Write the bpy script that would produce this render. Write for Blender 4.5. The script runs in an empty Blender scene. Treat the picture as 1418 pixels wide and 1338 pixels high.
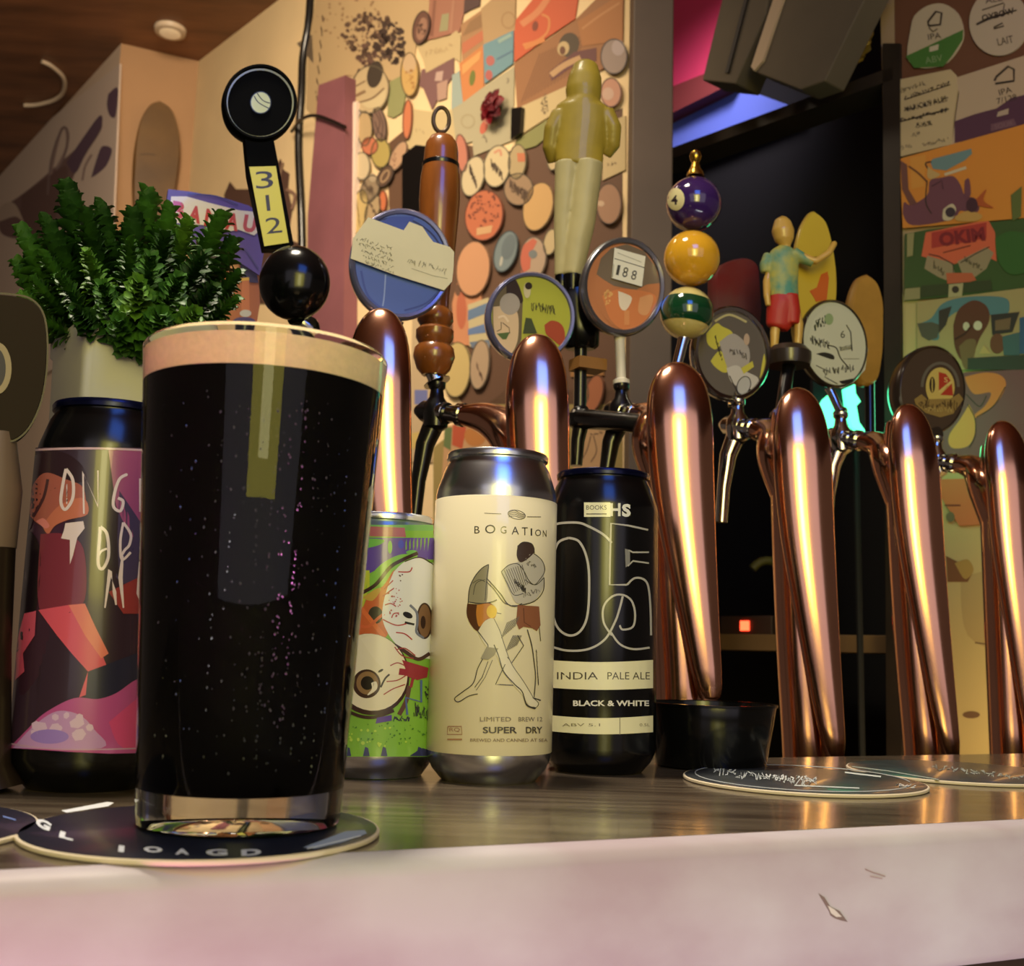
import bpy, bmesh, math, random
from mathutils import Vector, Matrix
from mathutils.geometry import tessellate_polygon
random.seed(7)
PI = math.pi
S = bpy.context.scene
COL = S.collection
# ------------------------------------------------------------------ camera
F = 1535.0; CX = 709.0; CY = 669.0
Z0 = 1.05                      # counter top height
CAM = Vector((0, 0, Z0 + 0.068))
PITCH = math.radians(8.56); ROLL = 0.028
ROT = Matrix.Rotation(PI/2 + PITCH, 3, 'X') @ Matrix.Rotation(ROLL, 3, 'Z')
cd = bpy.data.cameras.new('camera'); cam = bpy.data.objects.new('camera', cd); COL.objects.link(cam)
cam.matrix_world = Matrix.Translation(CAM) @ ROT.to_4x4()
cd.sensor_width = 36; cd.sensor_fit = 'HORIZONTAL'; cd.lens = 36*F/1418; cd.clip_start = 0.02; cd.clip_end = 50
cd.dof.use_dof = True; cd.dof.focus_distance = 0.60; cd.dof.aperture_fstop = 18
S.camera = cam
# ------------------------------------------------------------------ world, lights, exposure
S.view_settings.view_transform = 'Standard'; S.view_settings.look = 'None'
S.view_settings.gamma = 1; S.view_settings.exposure = 0.0
w = bpy.data.worlds.new('world'); S.world = w; w.use_nodes = True
bg = w.node_tree.nodes['Background']; bg.inputs[0].default_value = (0.50, 0.36, 0.28, 1); bg.inputs[1].default_value = 0.16
def area(name, loc, target, sx, sy, power, color, shape='RECTANGLE'):
    l = bpy.data.lights.new(name, 'AREA'); l.shape = shape; l.size = sx; l.size_y = sy
    l.energy = power; l.color = color
    o = bpy.data.objects.new(name, l); COL.objects.link(o); o.location = loc
    o.rotation_euler = (Vector(target) - Vector(loc)).to_track_quat('-Z', 'Y').to_euler()
    return o
area('wall_strip_lamp', (0.22, -0.75, 1.60), (0.1, 0.8, 1.30), 0.62, 0.85, 8.5, (1.0, 0.86, 0.05))
area('wall_strip_tube', (0.20, -0.72, 1.58), (0.1, 0.8, 1.30), 0.20, 0.70, 3.2, (1.0, 0.92, 0.50))
area('blue_screen', (0.26, -0.30, 2.15), (0.2, 0.9, 1.35), 0.46, 0.40, 4.2, (0.07, 0.22, 1.0))
area('violet_wash', (0.35, -1.35, 1.75), (0.0, 0.8, 1.2), 2.8, 1.6, 10.0, (0.94, 0.86, 1.0))
area('pink_under_bar_lamp', (-0.50, 0.04, 0.70), (-0.30, 0.26, 0.98), 0.3, 0.06, 2.6, (1.0, 0.24, 0.70)).data.spread = math.radians(110)
area('white_under_bar_lamp', (0.45, 0.16, 0.60), (0.30, 0.52, 1.05), 0.6, 0.06, 1.9, (0.97, 0.96, 1.0))
area('ceiling_spot_left', (-0.55, 1.35, 2.42), (-0.75, 2.4, 1.6), 0.25, 0.25, 8.5, (1.0, 0.82, 0.58))
sp = area('ceiling_spot_bar', (-0.40, 0.90, 2.40), (-0.20, 1.85, 1.45), 0.3, 0.3, 3.6, (1.0, 0.84, 0.62)); sp.data.spread = math.radians(75)
sp = area('counter_fill', (-0.25, 0.62, 2.40), (-0.05, 0.58, 1.1), 0.2, 0.2, 3.0, (1.0, 0.88, 0.68)); sp.data.spread = math.radians(60)  # added overhead fill for the foam and the counter top
area('left_wall_fill', (-0.75, 1.15, 2.0), (-1.35, 2.9, 1.9), 0.3, 0.3, 2.6, (1.0, 0.84, 0.70))  # fill light added to brighten the sign on the left wall
area('under_bar_lamp', (0.50, 1.00, 0.98), (0.60, 1.7, 1.1), 0.25, 0.05, 0.8, (1.0, 0.72, 0.34))
area('soffit_fill', (0.28, 1.55, 2.30), (0.34, 1.95, 1.98), 0.15, 0.15, 0.55, (1.0, 0.88, 1.0)).data.spread = math.radians(60)  # added fill that lifts the pink and blue boards out of the dark
# ------------------------------------------------------------------ helpers
def lin(c):
    def f(v):
        v = max(0.0, min(255.0, v))/255.0
        return v/12.92 if v <= 0.04045 else ((v+0.055)/1.055)**2.4
    return (f(c[0]), f(c[1]), f(c[2]), 1.0)
def ray(px, py):
    return ROT @ Vector(((px-CX)/F, -(py-CY)/F, -1.0))
def W(px, py, Y):
    d = ray(px, py); return CAM + d*(Y/d.y)
def atz(px, py, z):
    d = ray(px, py); return CAM + d*((z-CAM.z)/d.z)
def pxm(Y): return Y/F
ANG = math.radians(24.0)
U = Vector((math.cos(ANG), math.sin(ANG), 0)); V = Vector((-math.sin(ANG), math.cos(ANG), 0)); UP = Vector((0, 0, 1))
F0 = Vector((0, 0.394, 0))
def bar(a, b, z): return F0 + U*a + V*b + UP*z      # along the bar, across the bar

class Plane:
    def __init__(s, p, deg=24.0, back=0.0):
        a = math.radians(deg); s.h = Vector((math.cos(a), math.sin(a), 0)); s.n = Vector((math.sin(a), -math.cos(a), 0))
        s.p = Vector(p) - s.n*back
    def map(s, px, py, off=0.0):
        d = ray(px, py); t = (s.p - CAM).dot(s.n)/d.dot(s.n); return CAM + d*t + s.n*off
    def face(s, px, py, off=0.0):
        d = ray(px, py); t = (s.p + s.n*off - CAM).dot(s.n)/d.dot(s.n); return CAM + d*t
class Cyl:
    def __init__(s, c, r): s.c = Vector((c[0], c[1], 0)); s.r = r
    def map(s, px, py, off=0.0):
        d = ray(px, py); o = Vector((CAM.x-s.c.x, CAM.y-s.c.y)); dd = Vector((d.x, d.y))
        A = dd.dot(dd); B = 2*o.dot(dd); C = o.dot(o) - s.r**2; D = B*B-4*A*C
        t = (-B - math.sqrt(max(D, 0)))/(2*A); p = CAM + d*t
        n = Vector((p.x-s.c.x, p.y-s.c.y, 0)).normalized()
        q = s.c + n*(s.r+off); q.z = p.z; return q
class Ball:
    def __init__(s, c, r): s.c = Vector(c); s.r = r
    def map(s, px, py, off=0.0):
        d = ray(px, py); o = CAM - s.c; A = d.dot(d); B = 2*o.dot(d); C = o.dot(o)-s.r**2; D = B*B-4*A*C
        t = (-B-math.sqrt(max(D, 0)))/(2*A); p = CAM + d*t; return s.c + (p-s.c).normalized()*(s.r+off)
class Flat:
    def __init__(s, z): s.z = z
    def map(s, px, py, off=0.0):
        p = atz(px, py, s.z); return p + UP*off

# materials -----------------------------------------------------------
MATS = {}
def mat(key, color, rough=0.5, metal=0.0, spec=None, vary=0.0, scale=20.0, bump=0.0, coat=0.0, trans=0.0, ior=1.45, emit=None, estr=0.0, stretch=(1,1,1), color2=None, alpha=1.0):
    if key in MATS: return MATS[key]
    m = bpy.data.materials.new(key); m.use_nodes = True; nt = m.node_tree; b = nt.nodes['Principled BSDF']
    b.inputs['Base Color'].default_value = lin(color); b.inputs['Roughness'].default_value = rough
    b.inputs['Metallic'].default_value = metal; b.inputs['Coat Weight'].default_value = coat; b.inputs['Coat Roughness'].default_value = 0.08
    b.inputs['Transmission Weight'].default_value = trans; b.inputs['IOR'].default_value = ior
    if spec is not None: b.inputs['Specular IOR Level'].default_value = spec
    if emit: b.inputs['Emission Color'].default_value = lin(emit); b.inputs['Emission Strength'].default_value = estr
    if vary > 0 or bump > 0 or color2:
        tc = nt.nodes.new('ShaderNodeTexCoord'); mp = nt.nodes.new('ShaderNodeMapping'); mp.inputs['Scale'].default_value = stretch
        if stretch != (1,1,1): mp.inputs['Rotation'].default_value = (0, 0, -ANG)
        nz = nt.nodes.new('ShaderNodeTexNoise'); nz.inputs['Scale'].default_value = scale; nz.inputs['Detail'].default_value = 6
        nt.links.new(tc.outputs['Object'], mp.inputs[0]); nt.links.new(mp.outputs[0], nz.inputs['Vector'])
        if vary > 0 or color2:
            rp = nt.nodes.new('ShaderNodeValToRGB'); c = lin(color)
            c1 = lin(color2) if color2 else tuple(max(0, v*(1-vary)) for v in c[:3])+(1,)
            c2 = c if color2 else tuple(min(1, v*(1+vary)) for v in c[:3])+(1,)
            rp.color_ramp.elements[0].color = c1; rp.color_ramp.elements[1].color = c2
            rp.color_ramp.elements[0].position = 0.35; rp.color_ramp.elements[1].position = 0.65
            nt.links.new(nz.outputs['Fac'], rp.inputs[0]); nt.links.new(rp.outputs[0], b.inputs['Base Color'])
        if bump > 0:
            bp = nt.nodes.new('ShaderNodeBump'); bp.inputs['Strength'].default_value = bump; bp.inputs['Distance'].default_value = 0.002
            nt.links.new(nz.outputs['Fac'], bp.inputs['Height']); nt.links.new(bp.outputs[0], b.inputs['Normal'])
    MATS[key] = m; return m
def paint(key, rough=0.6, coat=0.0, metal=0.0):
    if key in MATS: return MATS[key]
    m = bpy.data.materials.new(key); m.use_nodes = True; nt = m.node_tree; b = nt.nodes['Principled BSDF']
    a = nt.nodes.new('ShaderNodeAttribute'); a.attribute_name = 'ink'
    nt.links.new(a.outputs['Color'], b.inputs['Base Color'])
    b.inputs['Roughness'].default_value = rough; b.inputs['Coat Weight'].default_value = coat; b.inputs['Metallic'].default_value = metal
    b.inputs['Coat Roughness'].default_value = 0.08
    MATS[key] = m; return m
COPPER = mat('copper', (222, 166, 138), 0.16, 1.0, vary=0.06, scale=8)
CHROME = mat('chrome', (200, 198, 195), 0.12, 1.0)
BLACKM = mat('black_metal', (16, 15, 15), 0.3, 0.3, coat=0.5)
BLACKP = mat('black_plastic', (8, 8, 9), 0.16, spec=.4)
ALU = mat('aluminium', (200, 203, 210), 0.25, 1.0)
PAPER = paint('printed_paper', 0.7)
GLOSSINK = paint('printed_gloss', 0.3, 0.6)
CANINK = paint('printed_can', 0.32, 0.5)
MATTINK = paint('matt_ink', 0.6, 0.0)

# object plumbing -----------------------------------------------------
ORG = {}
def finish(o, label, cat, group=None, kind=None):
    if label: o['label'] = label
    if cat: o['category'] = cat
    if group: o['group'] = group
    if kind: o['kind'] = kind
    return o
def thing(name, label, cat, loc, group=None):
    o = bpy.data.objects.new(name, None); COL.objects.link(o); o.location = loc; o.empty_display_size = 0.02
    ORG[o.name] = Vector(loc); return finish(o, label, cat, group)
def obj(name, bm, m, parent=None, label=None, cat=None, group=None, kind=None, smooth=True, sub=0, remesh=0, bevel=0, keep=False):
    """bm in world coordinates -> one mesh object; its origin goes to the parent's base or its own base"""
    if not keep: bmesh.ops.recalc_face_normals(bm, faces=bm.faces)
    if parent is not None: org = ORG[parent.name]
    else:
        vs = [v.co for v in bm.verts]
        lo = Vector([min(c[i] for c in vs) for i in range(3)]); hi = Vector([max(c[i] for c in vs) for i in range(3)])
        org = Vector(((lo.x+hi.x)/2, (lo.y+hi.y)/2, lo.z))
    for v in bm.verts: v.co -= org
    me = bpy.data.meshes.new(name); bm.to_mesh(me); bm.free()
    if smooth:
        for p in me.polygons: p.use_smooth = True
    o = bpy.data.objects.new(name, me); COL.objects.link(o)
    if m is not None: me.materials.append(m)
    if parent is not None: o.parent = parent
    else: o.location = org
    ORG[o.name] = org
    if remesh:
        r = o.modifiers.new('r', 'REMESH'); r.mode = 'VOXEL'; r.voxel_size = remesh; r.use_smooth_shade = True
        s_ = o.modifiers.new('s', 'SMOOTH'); s_.iterations = 4
    if bevel:
        b = o.modifiers.new('b', 'BEVEL'); b.width = bevel; b.segments = 3; b.limit_method = 'ANGLE'
    if sub:
        s_ = o.modifiers.new('u', 'SUBSURF'); s_.levels = sub; s_.render_levels = sub
    if smooth and not sub and not remesh:
        try: me.set_sharp_from_angle(angle=math.radians(40))
        except Exception: pass
    return finish(o, label, cat, group, kind)
def NB(): return bmesh.new()
def ringloft(bm, rings, cap0=True, cap1=True, closed=True):
    vr = [[bm.verts.new(p) for p in r] for r in rings]
    n = len(rings[0])
    for a, b in zip(vr[:-1], vr[1:]):
        for i in range(n if closed else n-1):
            j = (i+1) % n
            try: bm.faces.new((a[i], a[j], b[j], b[i]))
            except ValueError: pass
    if cap0: bm.faces.new(vr[0][::-1])
    if cap1: bm.faces.new(vr[-1])
    return bm
def lathe(bm, base, prof, n=48, axis=UP, cap0=True, cap1=True, yx=1.0):
    """prof: (radius, height) along axis from base"""
    ax = Vector(axis).normalized(); a = ax.orthogonal().normalized(); b = ax.cross(a)
    rings = []
    for r, h in prof:
        r = max(r, 1e-5)
        rings.append([Vector(base)+ax*h+(a*math.cos(2*PI*k/n)+b*math.sin(2*PI*k/n)*yx)*r for k in range(n)])
    return ringloft(bm, rings, cap0, cap1)
def tube(bm, pts, rad, n=16, flat=None):
    """pts world; rad list or number; flat=(direction, factor) squashes the section"""
    pts = [Vector(p) for p in pts]
    if not hasattr(rad, '__len__'): rad = [rad]*len(pts)
    rings = []; prev = None
    for i, p in enumerate(pts):
        t = (pts[min(i+1, len(pts)-1)] - pts[max(i-1, 0)]).normalized()
        if prev is None:
            a = t.orthogonal().normalized()
        else:
            a = (prev - t*prev.dot(t)).normalized()
        prev = a; b = t.cross(a)
        r = max(rad[i], 1e-5); ring = []
        for k in range(n):
            o_ = (a*math.cos(2*PI*k/n)+b*math.sin(2*PI*k/n))*r
            if flat: o_ = o_ - flat[0]*o_.dot(flat[0])*(1-flat[1])
            ring.append(p+o_)
        rings.append(ring)
    return ringloft(bm, rings)
def spline(pts, n=8):
    """Catmull-Rom through tuples of any length"""
    out = []; P = [pts[0]]+list(pts)+[pts[-1]]
    for i in range(1, len(P)-2):
        for k in range(n):
            t = k/n
            out.append(tuple(0.5*((2*b)+(-a+c)*t+(2*a-5*b+4*c-d)*t*t+(-a+3*b-3*c+d)*t**3) for a, b, c, d in zip(P[i-1], P[i], P[i+1], P[i+2])))
    out.append(tuple(pts[-1])); return out
def ball(bm, c, r, sq=(1, 1, 1), n=32):
    rings = []
    for i in range(1, 20):
        th = PI*i/20
        rings.append([Vector(c)+Vector((math.sin(th)*math.cos(2*PI*k/n)*r*sq[0], math.sin(th)*math.sin(2*PI*k/n)*r*sq[1], -math.cos(th)*r*sq[2])) for k in range(n)])
    return ringloft(bm, rings)
def box(bm, c, sx, sy, sz, h=Vector((1, 0, 0))):
    """c = centre of the bottom face; h = direction of the x side"""
    h = Vector(h).normalized(); d = UP.cross(h); c = Vector(c)
    q = [c+h*(sx/2*a)+d*(sy/2*b) for a, b in ((-1, -1), (1, -1), (1, 1), (-1, 1))]
    return ringloft(bm, [q, [p+UP*sz for p in q]])
def slab(bm, pl, pts, thick, off=0.0, inset=0.0):
    """outline in photo coordinates laid on a real plane, thickened along its normal"""
    cx = sum(p[0] for p in pts)/len(pts); cy = sum(p[1] for p in pts)/len(pts)
    def rg(o_, s_=0.0):
        out = []
        for x, y in pts:
            d = math.hypot(x-cx, y-cy) or 1
            out.append(pl.face(x-(x-cx)/d*s_, y-(y-cy)/d*s_, off+thick) - pl.n*(off+thick-o_))
        return out
    rings = [rg(off), rg(off+thick)] if not inset else [rg(off, inset), rg(off+thick*.25), rg(off+thick*.75), rg(off+thick, inset)]
    return ringloft(bm, rings)
def ell(cx, cy, rx, ry, rot=0.0, n=40, a0=0, a1=360):
    c, s_ = math.cos(math.radians(rot)), math.sin(math.radians(rot)); out = []
    full = abs(a1-a0) >= 360
    for k in range(n):
        a = math.radians(a0+(a1-a0)*k/(n if full else n-1)); x, y = rx*math.cos(a), ry*math.sin(a)
        out.append((cx+x*c-y*s_, cy+x*s_+y*c))
    return out
def disc(bm, pl, cx, cy, rx, ry, prof, rot=0.0, n=56):
    """prof = (scale, offset along normal)"""
    return ringloft(bm, [[pl.map(x, y, o_) for x, y in ell(cx, cy, rx*s_, ry*s_, rot, n)] for s_, o_ in prof])
TXT = {}
def textmesh(s_, bold):
    k = (s_, bold)
    if k in TXT: return TXT[k]
    cu = bpy.data.curves.new('t', 'FONT'); cu.body = s_; cu.size = 1; cu.resolution_u = 3; cu.offset = bold; cu.fill_mode = 'FRONT'
    o = bpy.data.objects.new('t', cu); COL.objects.link(o)
    dg = bpy.context.evaluated_depsgraph_get(); dg.update()
    me = bpy.data.meshes.new_from_object(o.evaluated_get(dg))
    vs = [(v.co.x, v.co.y) for v in me.vertices]; fs = [tuple(p.vertices) for p in me.polygons]
    bpy.data.objects.remove(o); bpy.data.curves.remove(cu); bpy.data.meshes.remove(me)
    xs = [v[0] for v in vs]; ys = [v[1] for v in vs]
    TXT[k] = (vs, fs, min(xs), max(xs), min(ys), max(ys)); return TXT[k]
class Art:
    """flat printed shapes in photo coordinates, laid on a real surface"""
    def __init__(s): s.it = []
    def poly(s, pts, c):
        t = tessellate_polygon([[Vector((x, y, 0)) for x, y in pts]])
        s.it.append(([tuple(p) for p in pts], [tuple(f) for f in t], c)); return s
    def ell(s, cx, cy, rx, ry, c, rot=0, n=32): return s.poly(ell(cx, cy, rx, ry, rot, n), c)
    def ring(s, cx, cy, rx, ry, wd, c, rot=0, a0=0, a1=360, n=40):
        p = ell(cx, cy, rx, ry, rot, n, a0, a1); return s.line(p+([p[0]] if abs(a1-a0) >= 360 else []), wd, c)
    def line(s, pts, wd, c):
        L = []; R = []; n = len(pts)
        for i in range(n):
            a = pts[max(i-1, 0)]; b = pts[min(i+1, n-1)]; dx, dy = b[0]-a[0], b[1]-a[1]; d = math.hypot(dx, dy) or 1
            x, y = pts[i]; ww = wd[i] if hasattr(wd, '__len__') else wd
            L.append((x-dy/d*ww/2, y+dx/d*ww/2)); R.append((x+dy/d*ww/2, y-dx/d*ww/2))
        s.it.append((L+R, [(i, i+1, n+i+1, n+i) for i in range(n-1)], c)); return s
    def curve(s, pts, wd, c, n=6): return s.line(spline(pts, n), wd, c)
    def blob(s, pts, c, n=5): return s.poly(spline(list(pts)+[pts[0]], n)[:-1], c)
    def text(s, t, x, y, h, c, wd=None, rot=0, bold=0.0, skew=0.0):
        """(x, y) centre, h cap height, wd total width"""
        vs, fs, x0, x1, y0, y1 = textmesh(t, bold); k = h/max(y1-y0, 1e-6); kx = (wd/(x1-x0)) if wd else k
        cr, sr = math.cos(math.radians(rot)), math.sin(math.radians(rot)); out = []
        for a, b in vs:
            u_ = (a-(x0+x1)/2)*kx; v_ = -(b-(y0+y1)/2)*k; u_ -= skew*v_
            out.append((x+u_*cr-v_*sr, y+u_*sr+v_*cr))
        s.it.append((out, fs, c)); return s
    def scrib(s, x0, y0, x1, y1, n, c, wd=1.0, seed=1, amp=3):
        """handwriting-like marks"""
        r = random.Random(seed)
        for k in range(n):
            t = (k+0.5)/n; cx = x0+(x1-x0)*t; cy = y0+(y1-y0)*t
            s.line([(cx+r.uniform(-1, 1)*abs(x1-x0)/n*.7, cy+r.uniform(-amp, amp)) for _ in range(r.randint(3, 5))], wd, c)
        return s
    def specks(s, cx, cy, rx, ry, n, c, r0=0.5, r1=2.0, seed=1):
        r = random.Random(seed)
        for k in range(n):
            a = r.uniform(0, 2*PI); q = math.sqrt(r.random()); e = r.uniform(r0, r1)
            s.poly(ell(cx+rx*q*math.cos(a), cy+ry*q*math.sin(a), e, e*r.uniform(.6, 1.5), r.uniform(0, 90), 6), c)
        return s
    def build(s, name, surf, m, parent=None, off=0.0003, step=0.00004, cut=0, **kw):
        bm = NB(); ly = bm.faces.layers.float.new('lay'); fc = {}
        lays = []
        for i, q in enumerate(s.it): lays.append(0 if i == 0 else lays[-1]+(0 if q[2] == s.it[i-1][2] else 1))
        step = min(step, (.0012 if step > .00002 else .0005)/max(1, lays[-1]))
        for i, (vs, fs, c) in enumerate(s.it):
            bv = [bm.verts.new((x, y, 0)) for x, y in vs]
            for f in fs:
                try: q = bm.faces.new([bv[k] for k in f])
                except ValueError: continue
                q[ly] = float(i)
        if cut:
            xs = [v.co.x for v in bm.verts]; x = math.floor(min(xs)/cut)*cut
            while x < max(xs):
                bmesh.ops.bisect_plane(bm, geom=bm.verts[:]+bm.edges[:]+bm.faces[:], plane_co=(x, 0, 0), plane_no=(1, 0, 0)); x += cut
        for v in [v for v in bm.verts if not v.link_faces]: bm.verts.remove(v)
        lv = {}
        for v in bm.verts: lv[v] = v.link_faces[0][ly]
        mp = getattr(surf, 'face', surf.map)
        for v in bm.verts: v.co = mp(v.co.x, v.co.y, off+step*lays[int(round(lv[v]))])
        cl = bm.loops.layers.float_color.new('ink')
        for f in bm.faces:
            c = lin(s.it[int(round(f[ly]))][2])
            for l in f.loops: l[cl] = c
            f.normal_update()
            if f.normal.dot(CAM - f.calc_center_median()) < 0: f.normal_flip()
        return obj(name, bm, m, parent, smooth=bool(cut), keep=True, **kw)
def colored(bm, c):
    cl = bm.loops.layers.float_color.new('ink')
    for f in bm.faces:
        for l in f.loops: l[cl] = lin(c)

# ------------------------------------------------------------------ room shell
CEIL = 2.5
A = atz(275, 85, CEIL); B = atz(168, 60, CEIL); A2 = atz(392, -5, CEIL); B2 = atz(0, 246, CEIL)
dA = (A2-A); dA.z = 0; dA.normalize(); degA = math.degrees(math.atan2(dA.y, dA.x))
dB = (B-B2); dB.z = 0; dB.normalize(); degB = math.degrees(math.atan2(dB.y, dB.x))
wallA = Plane(A, degA); wallB = Plane(B, degB); dJ = (A-B); degJ = math.degrees(math.atan2(dJ.y, dJ.x)); wallJ = Plane(A, degJ)
P0 = wallA.map(868, 900)                                 # where the collage wall meets the post
print('A', A, 'B', B, 'degA', degA, 'degB', degB, 'P0', P0)
CREAM = mat('cream_wall', (214, 186, 140), 0.75, vary=0.06, scale=5)
TAN = mat('tan_wall', (176, 135, 95), 0.75, vary=0.05, scale=5)
PALE = mat('pale_wall', (205, 180, 155), 0.7, vary=0.05, scale=4)
DARK = mat('dark_wood', (42, 32, 24), 0.5, vary=0.25, scale=12)
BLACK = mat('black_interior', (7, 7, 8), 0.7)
CEILM = mat('ceiling_wood', (128, 84, 54), 0.45, vary=0.35, scale=3, stretch=(1, 5, 1))
def wallbox(name, a, b, z0, z1, m, thick=0.06):
    a = Vector((a.x, a.y, 0)); b = Vector((b.x, b.y, 0)); d = (b-a); mid = (a+b)/2; h = d.normalized(); n = UP.cross(h)
    bm = NB(); box(bm, mid + n*(thick/2) + UP*z0, d.length, thick, z1-z0, h)
    return obj(name, bm, m, kind='structure', smooth=False)
wallbox('wall_collage', A, P0 + dA*0.02, 0, CEIL, CREAM)
wallbox('wall_jog', B, A, 0, CEIL, TAN)
wallbox('wall_left', B-dB*2.2, B-dB*0.0, 0, CEIL, PALE)
bm = NB(); box(bm, (0.3, 1.2, CEIL), 7, 6.5, 0.05); obj('ceiling', bm, CEILM, kind='structure', smooth=False)
bm = NB(); box(bm, (0.3, 0.6, -0.05), 7, 6.5, 0.05); obj('floor', bm, mat('floor_tiles', (60, 50, 44), 0.5, vary=0.2, scale=4), kind='structure', smooth=False)
# post and right-hand wall
postp = Plane(P0 - Vector((0, 0.05, 0)), 4)
POSTM = mat('painted_post', (92, 76, 62), 0.6, vary=0.08, scale=10)
pc = postp.map(897, 900); pw = (postp.map(927, 900)-postp.map(867, 900)).length
bm = NB(); box(bm, (pc.x, pc.y+pw/2, 0), pw, pw, CEIL); obj('trim_post', bm, POSTM, kind='structure', smooth=False, bevel=0.002)
R0 = Vector((pc.x+pw*.3, pc.y+0.20, 0)); right = Plane(R0, -52)
rb = Plane(R0, -52, back=0.32)
wallbox('wall_right', right.map(1240, 900), right.map(1560, 900), 0, CEIL, mat('right_wall', (186, 160, 118), 0.7, color2=(150, 122, 92), scale=2.2))
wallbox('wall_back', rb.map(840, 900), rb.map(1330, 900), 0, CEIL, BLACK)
# frame round the dark opening
def strip(name, pl, pts, thick, m, off=0.0, label=None, cat=None, parent=None, kind=None, **kw):
    bm = NB(); slab(bm, pl, pts, thick, off); return obj(name, bm, m, parent, label, cat, kind=kind, smooth=False, **kw)
strip('trim_beam', right, [(905, 214), (1236, 92), (1236, 110), (905, 228)], 0.05, DARK, -0.045, kind='structure')
strip('trim_jamb', right, [(1222, 60), (1246, 60), (1249, 1150), (1228, 1150)], 0.05, DARK, -0.045, kind='structure')
strip('trim_pink_soffit', rb, [(880, -60), (1040, -60), (1010, 70), (985, 98), (880, 140)], 0.02, mat('pink_light_tint', (214, 62, 100), 0.6), 0.03, kind='structure')  # pink light of the recess is put into the board's base colour
strip('trim_red_board', rb, [(880, 140), (985, 98), (1012, 116), (880, 182)], 0.03, mat('red_board', (120, 50, 48), 0.6), 0.03, kind='structure')
strip('trim_blue_pane', rb, [(880, 178), (1000, 112), (1110, 152), (880, 250)], 0.01, mat('blue_light_tint', (100, 118, 205), 0.5), 0.02, kind='structure')  # blue light falling here is carried by the panel's base colour
# shelf inside the opening
SH = Plane(R0, -52, back=0.05)
shp = SH.map(1110, 876); 
bm = NB()
a_, b_ = SH.map(925, 876), SH.map(1236, 882); zsh = (a_.z+b_.z)/2
mid = (a_+b_)/2; HSH = Vector((b_.x-a_.x, b_.y-a_.y, 0)); L_ = HSH.length; HSH.normalize(); n_ = UP.cross(HSH)
box(bm, Vector((mid.x, mid.y, zsh-0.022)) + n_*0.09, L_, 0.18, 0.022, HSH)
shelf = obj('back_bar_shelf', bm, mat('shelf_wood', (120, 92, 60), 0.5, vary=0.15, scale=8), None, 'plain brown wooden shelf across the dark opening behind the taps', 'shelf', smooth=False, bevel=0.001)

# ------------------------------------------------------------------ bar counter
def barbox(name, a0, a1, b0, b1, z0, z1, m, parent=None, bevel=0.0, **kw):
    bm = NB(); q = [bar(a0, b0, z0), bar(a1, b0, z0), bar(a1, b1, z0), bar(a0, b1, z0)]
    ringloft(bm, [q, [p+UP*(z1-z0) for p in q]]); return obj(name, bm, m, parent, smooth=bool(bevel), bevel=bevel, **kw)
TOPM = mat('bar_top_wood', (98, 86, 72), 0.20, color2=(64, 53, 44), scale=9, stretch=(1.2, 14, 1), bump=0.12, coat=0.25)
EDGEM = mat('worn_front_edge', (186, 180, 186), 0.55, color2=(168, 152, 161), scale=9, stretch=(.5, 3, 2.2), bump=0.2)
ct = thing('bar_counter', 'glossy brown wooden bar counter with a pale pinkish front edge', 'bar counter', bar(0, 0.1, 0))
barbox('countertop', -1.2, 1.6, 0.008, 0.279, Z0-0.05, Z0, TOPM, ct, bevel=0.003)
bm = NB()
prof = [(0.010, 0.0), (0.004, -0.0006), (0.001, -0.0030), (0.0, -0.007), (0.0, -0.052), (0.003, -0.056), (0.012, -0.056)]
ringloft(bm, [[bar(a, b, Z0+z) for b, z in prof] for a in (-1.2, 1.6)], True, True)
obj('front_edge', bm, EDGEM, ct, label='pale pinkish worn front edge')
barbox('front_panel', -1.2, 1.6, 0.012, 0.26, 0.0, Z0-0.05, mat('panel_wood', (56, 36, 24), 0.5, vary=0.3, scale=6, stretch=(1, 1, 6)), ct)
# chip in the edge
face = Plane(bar(0, 0, Z0), 24)
ch = Art(); ch.poly([(1133, 1237), (1142, 1243), (1150, 1256), (1163, 1262), (1174, 1277), (1165, 1275), (1156, 1272), (1150, 1268), (1148, 1262)], (120, 100, 96))
ch.poly([(1146, 1254), (1156, 1260), (1166, 1270), (1158, 1270), (1151, 1265)], (205, 196, 190)); ch.line([(1198, 1204), (1210, 1209), (1226, 1214)], 1.6, (150, 128, 128)); ch.line([(1205, 1214), (1222, 1217)], 1.2, (160, 138, 138))
ch.build('chip', face, MATTINK, ct, off=0.0002)
deck = thing('back_bar_deck', 'dark lower deck behind the counter carrying the copper tap towers', 'bar counter', bar(0, 0.5, 0))
ZD = Z0-0.10
barbox('deck_top', -1.2, 0.80, 0.283, 0.45, ZD-0.03, ZD, DARK, deck)
barbox('deck_body', -1.2, 0.79, 0.30, 0.44, 0, ZD-0.03, BLACK, deck)

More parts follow.
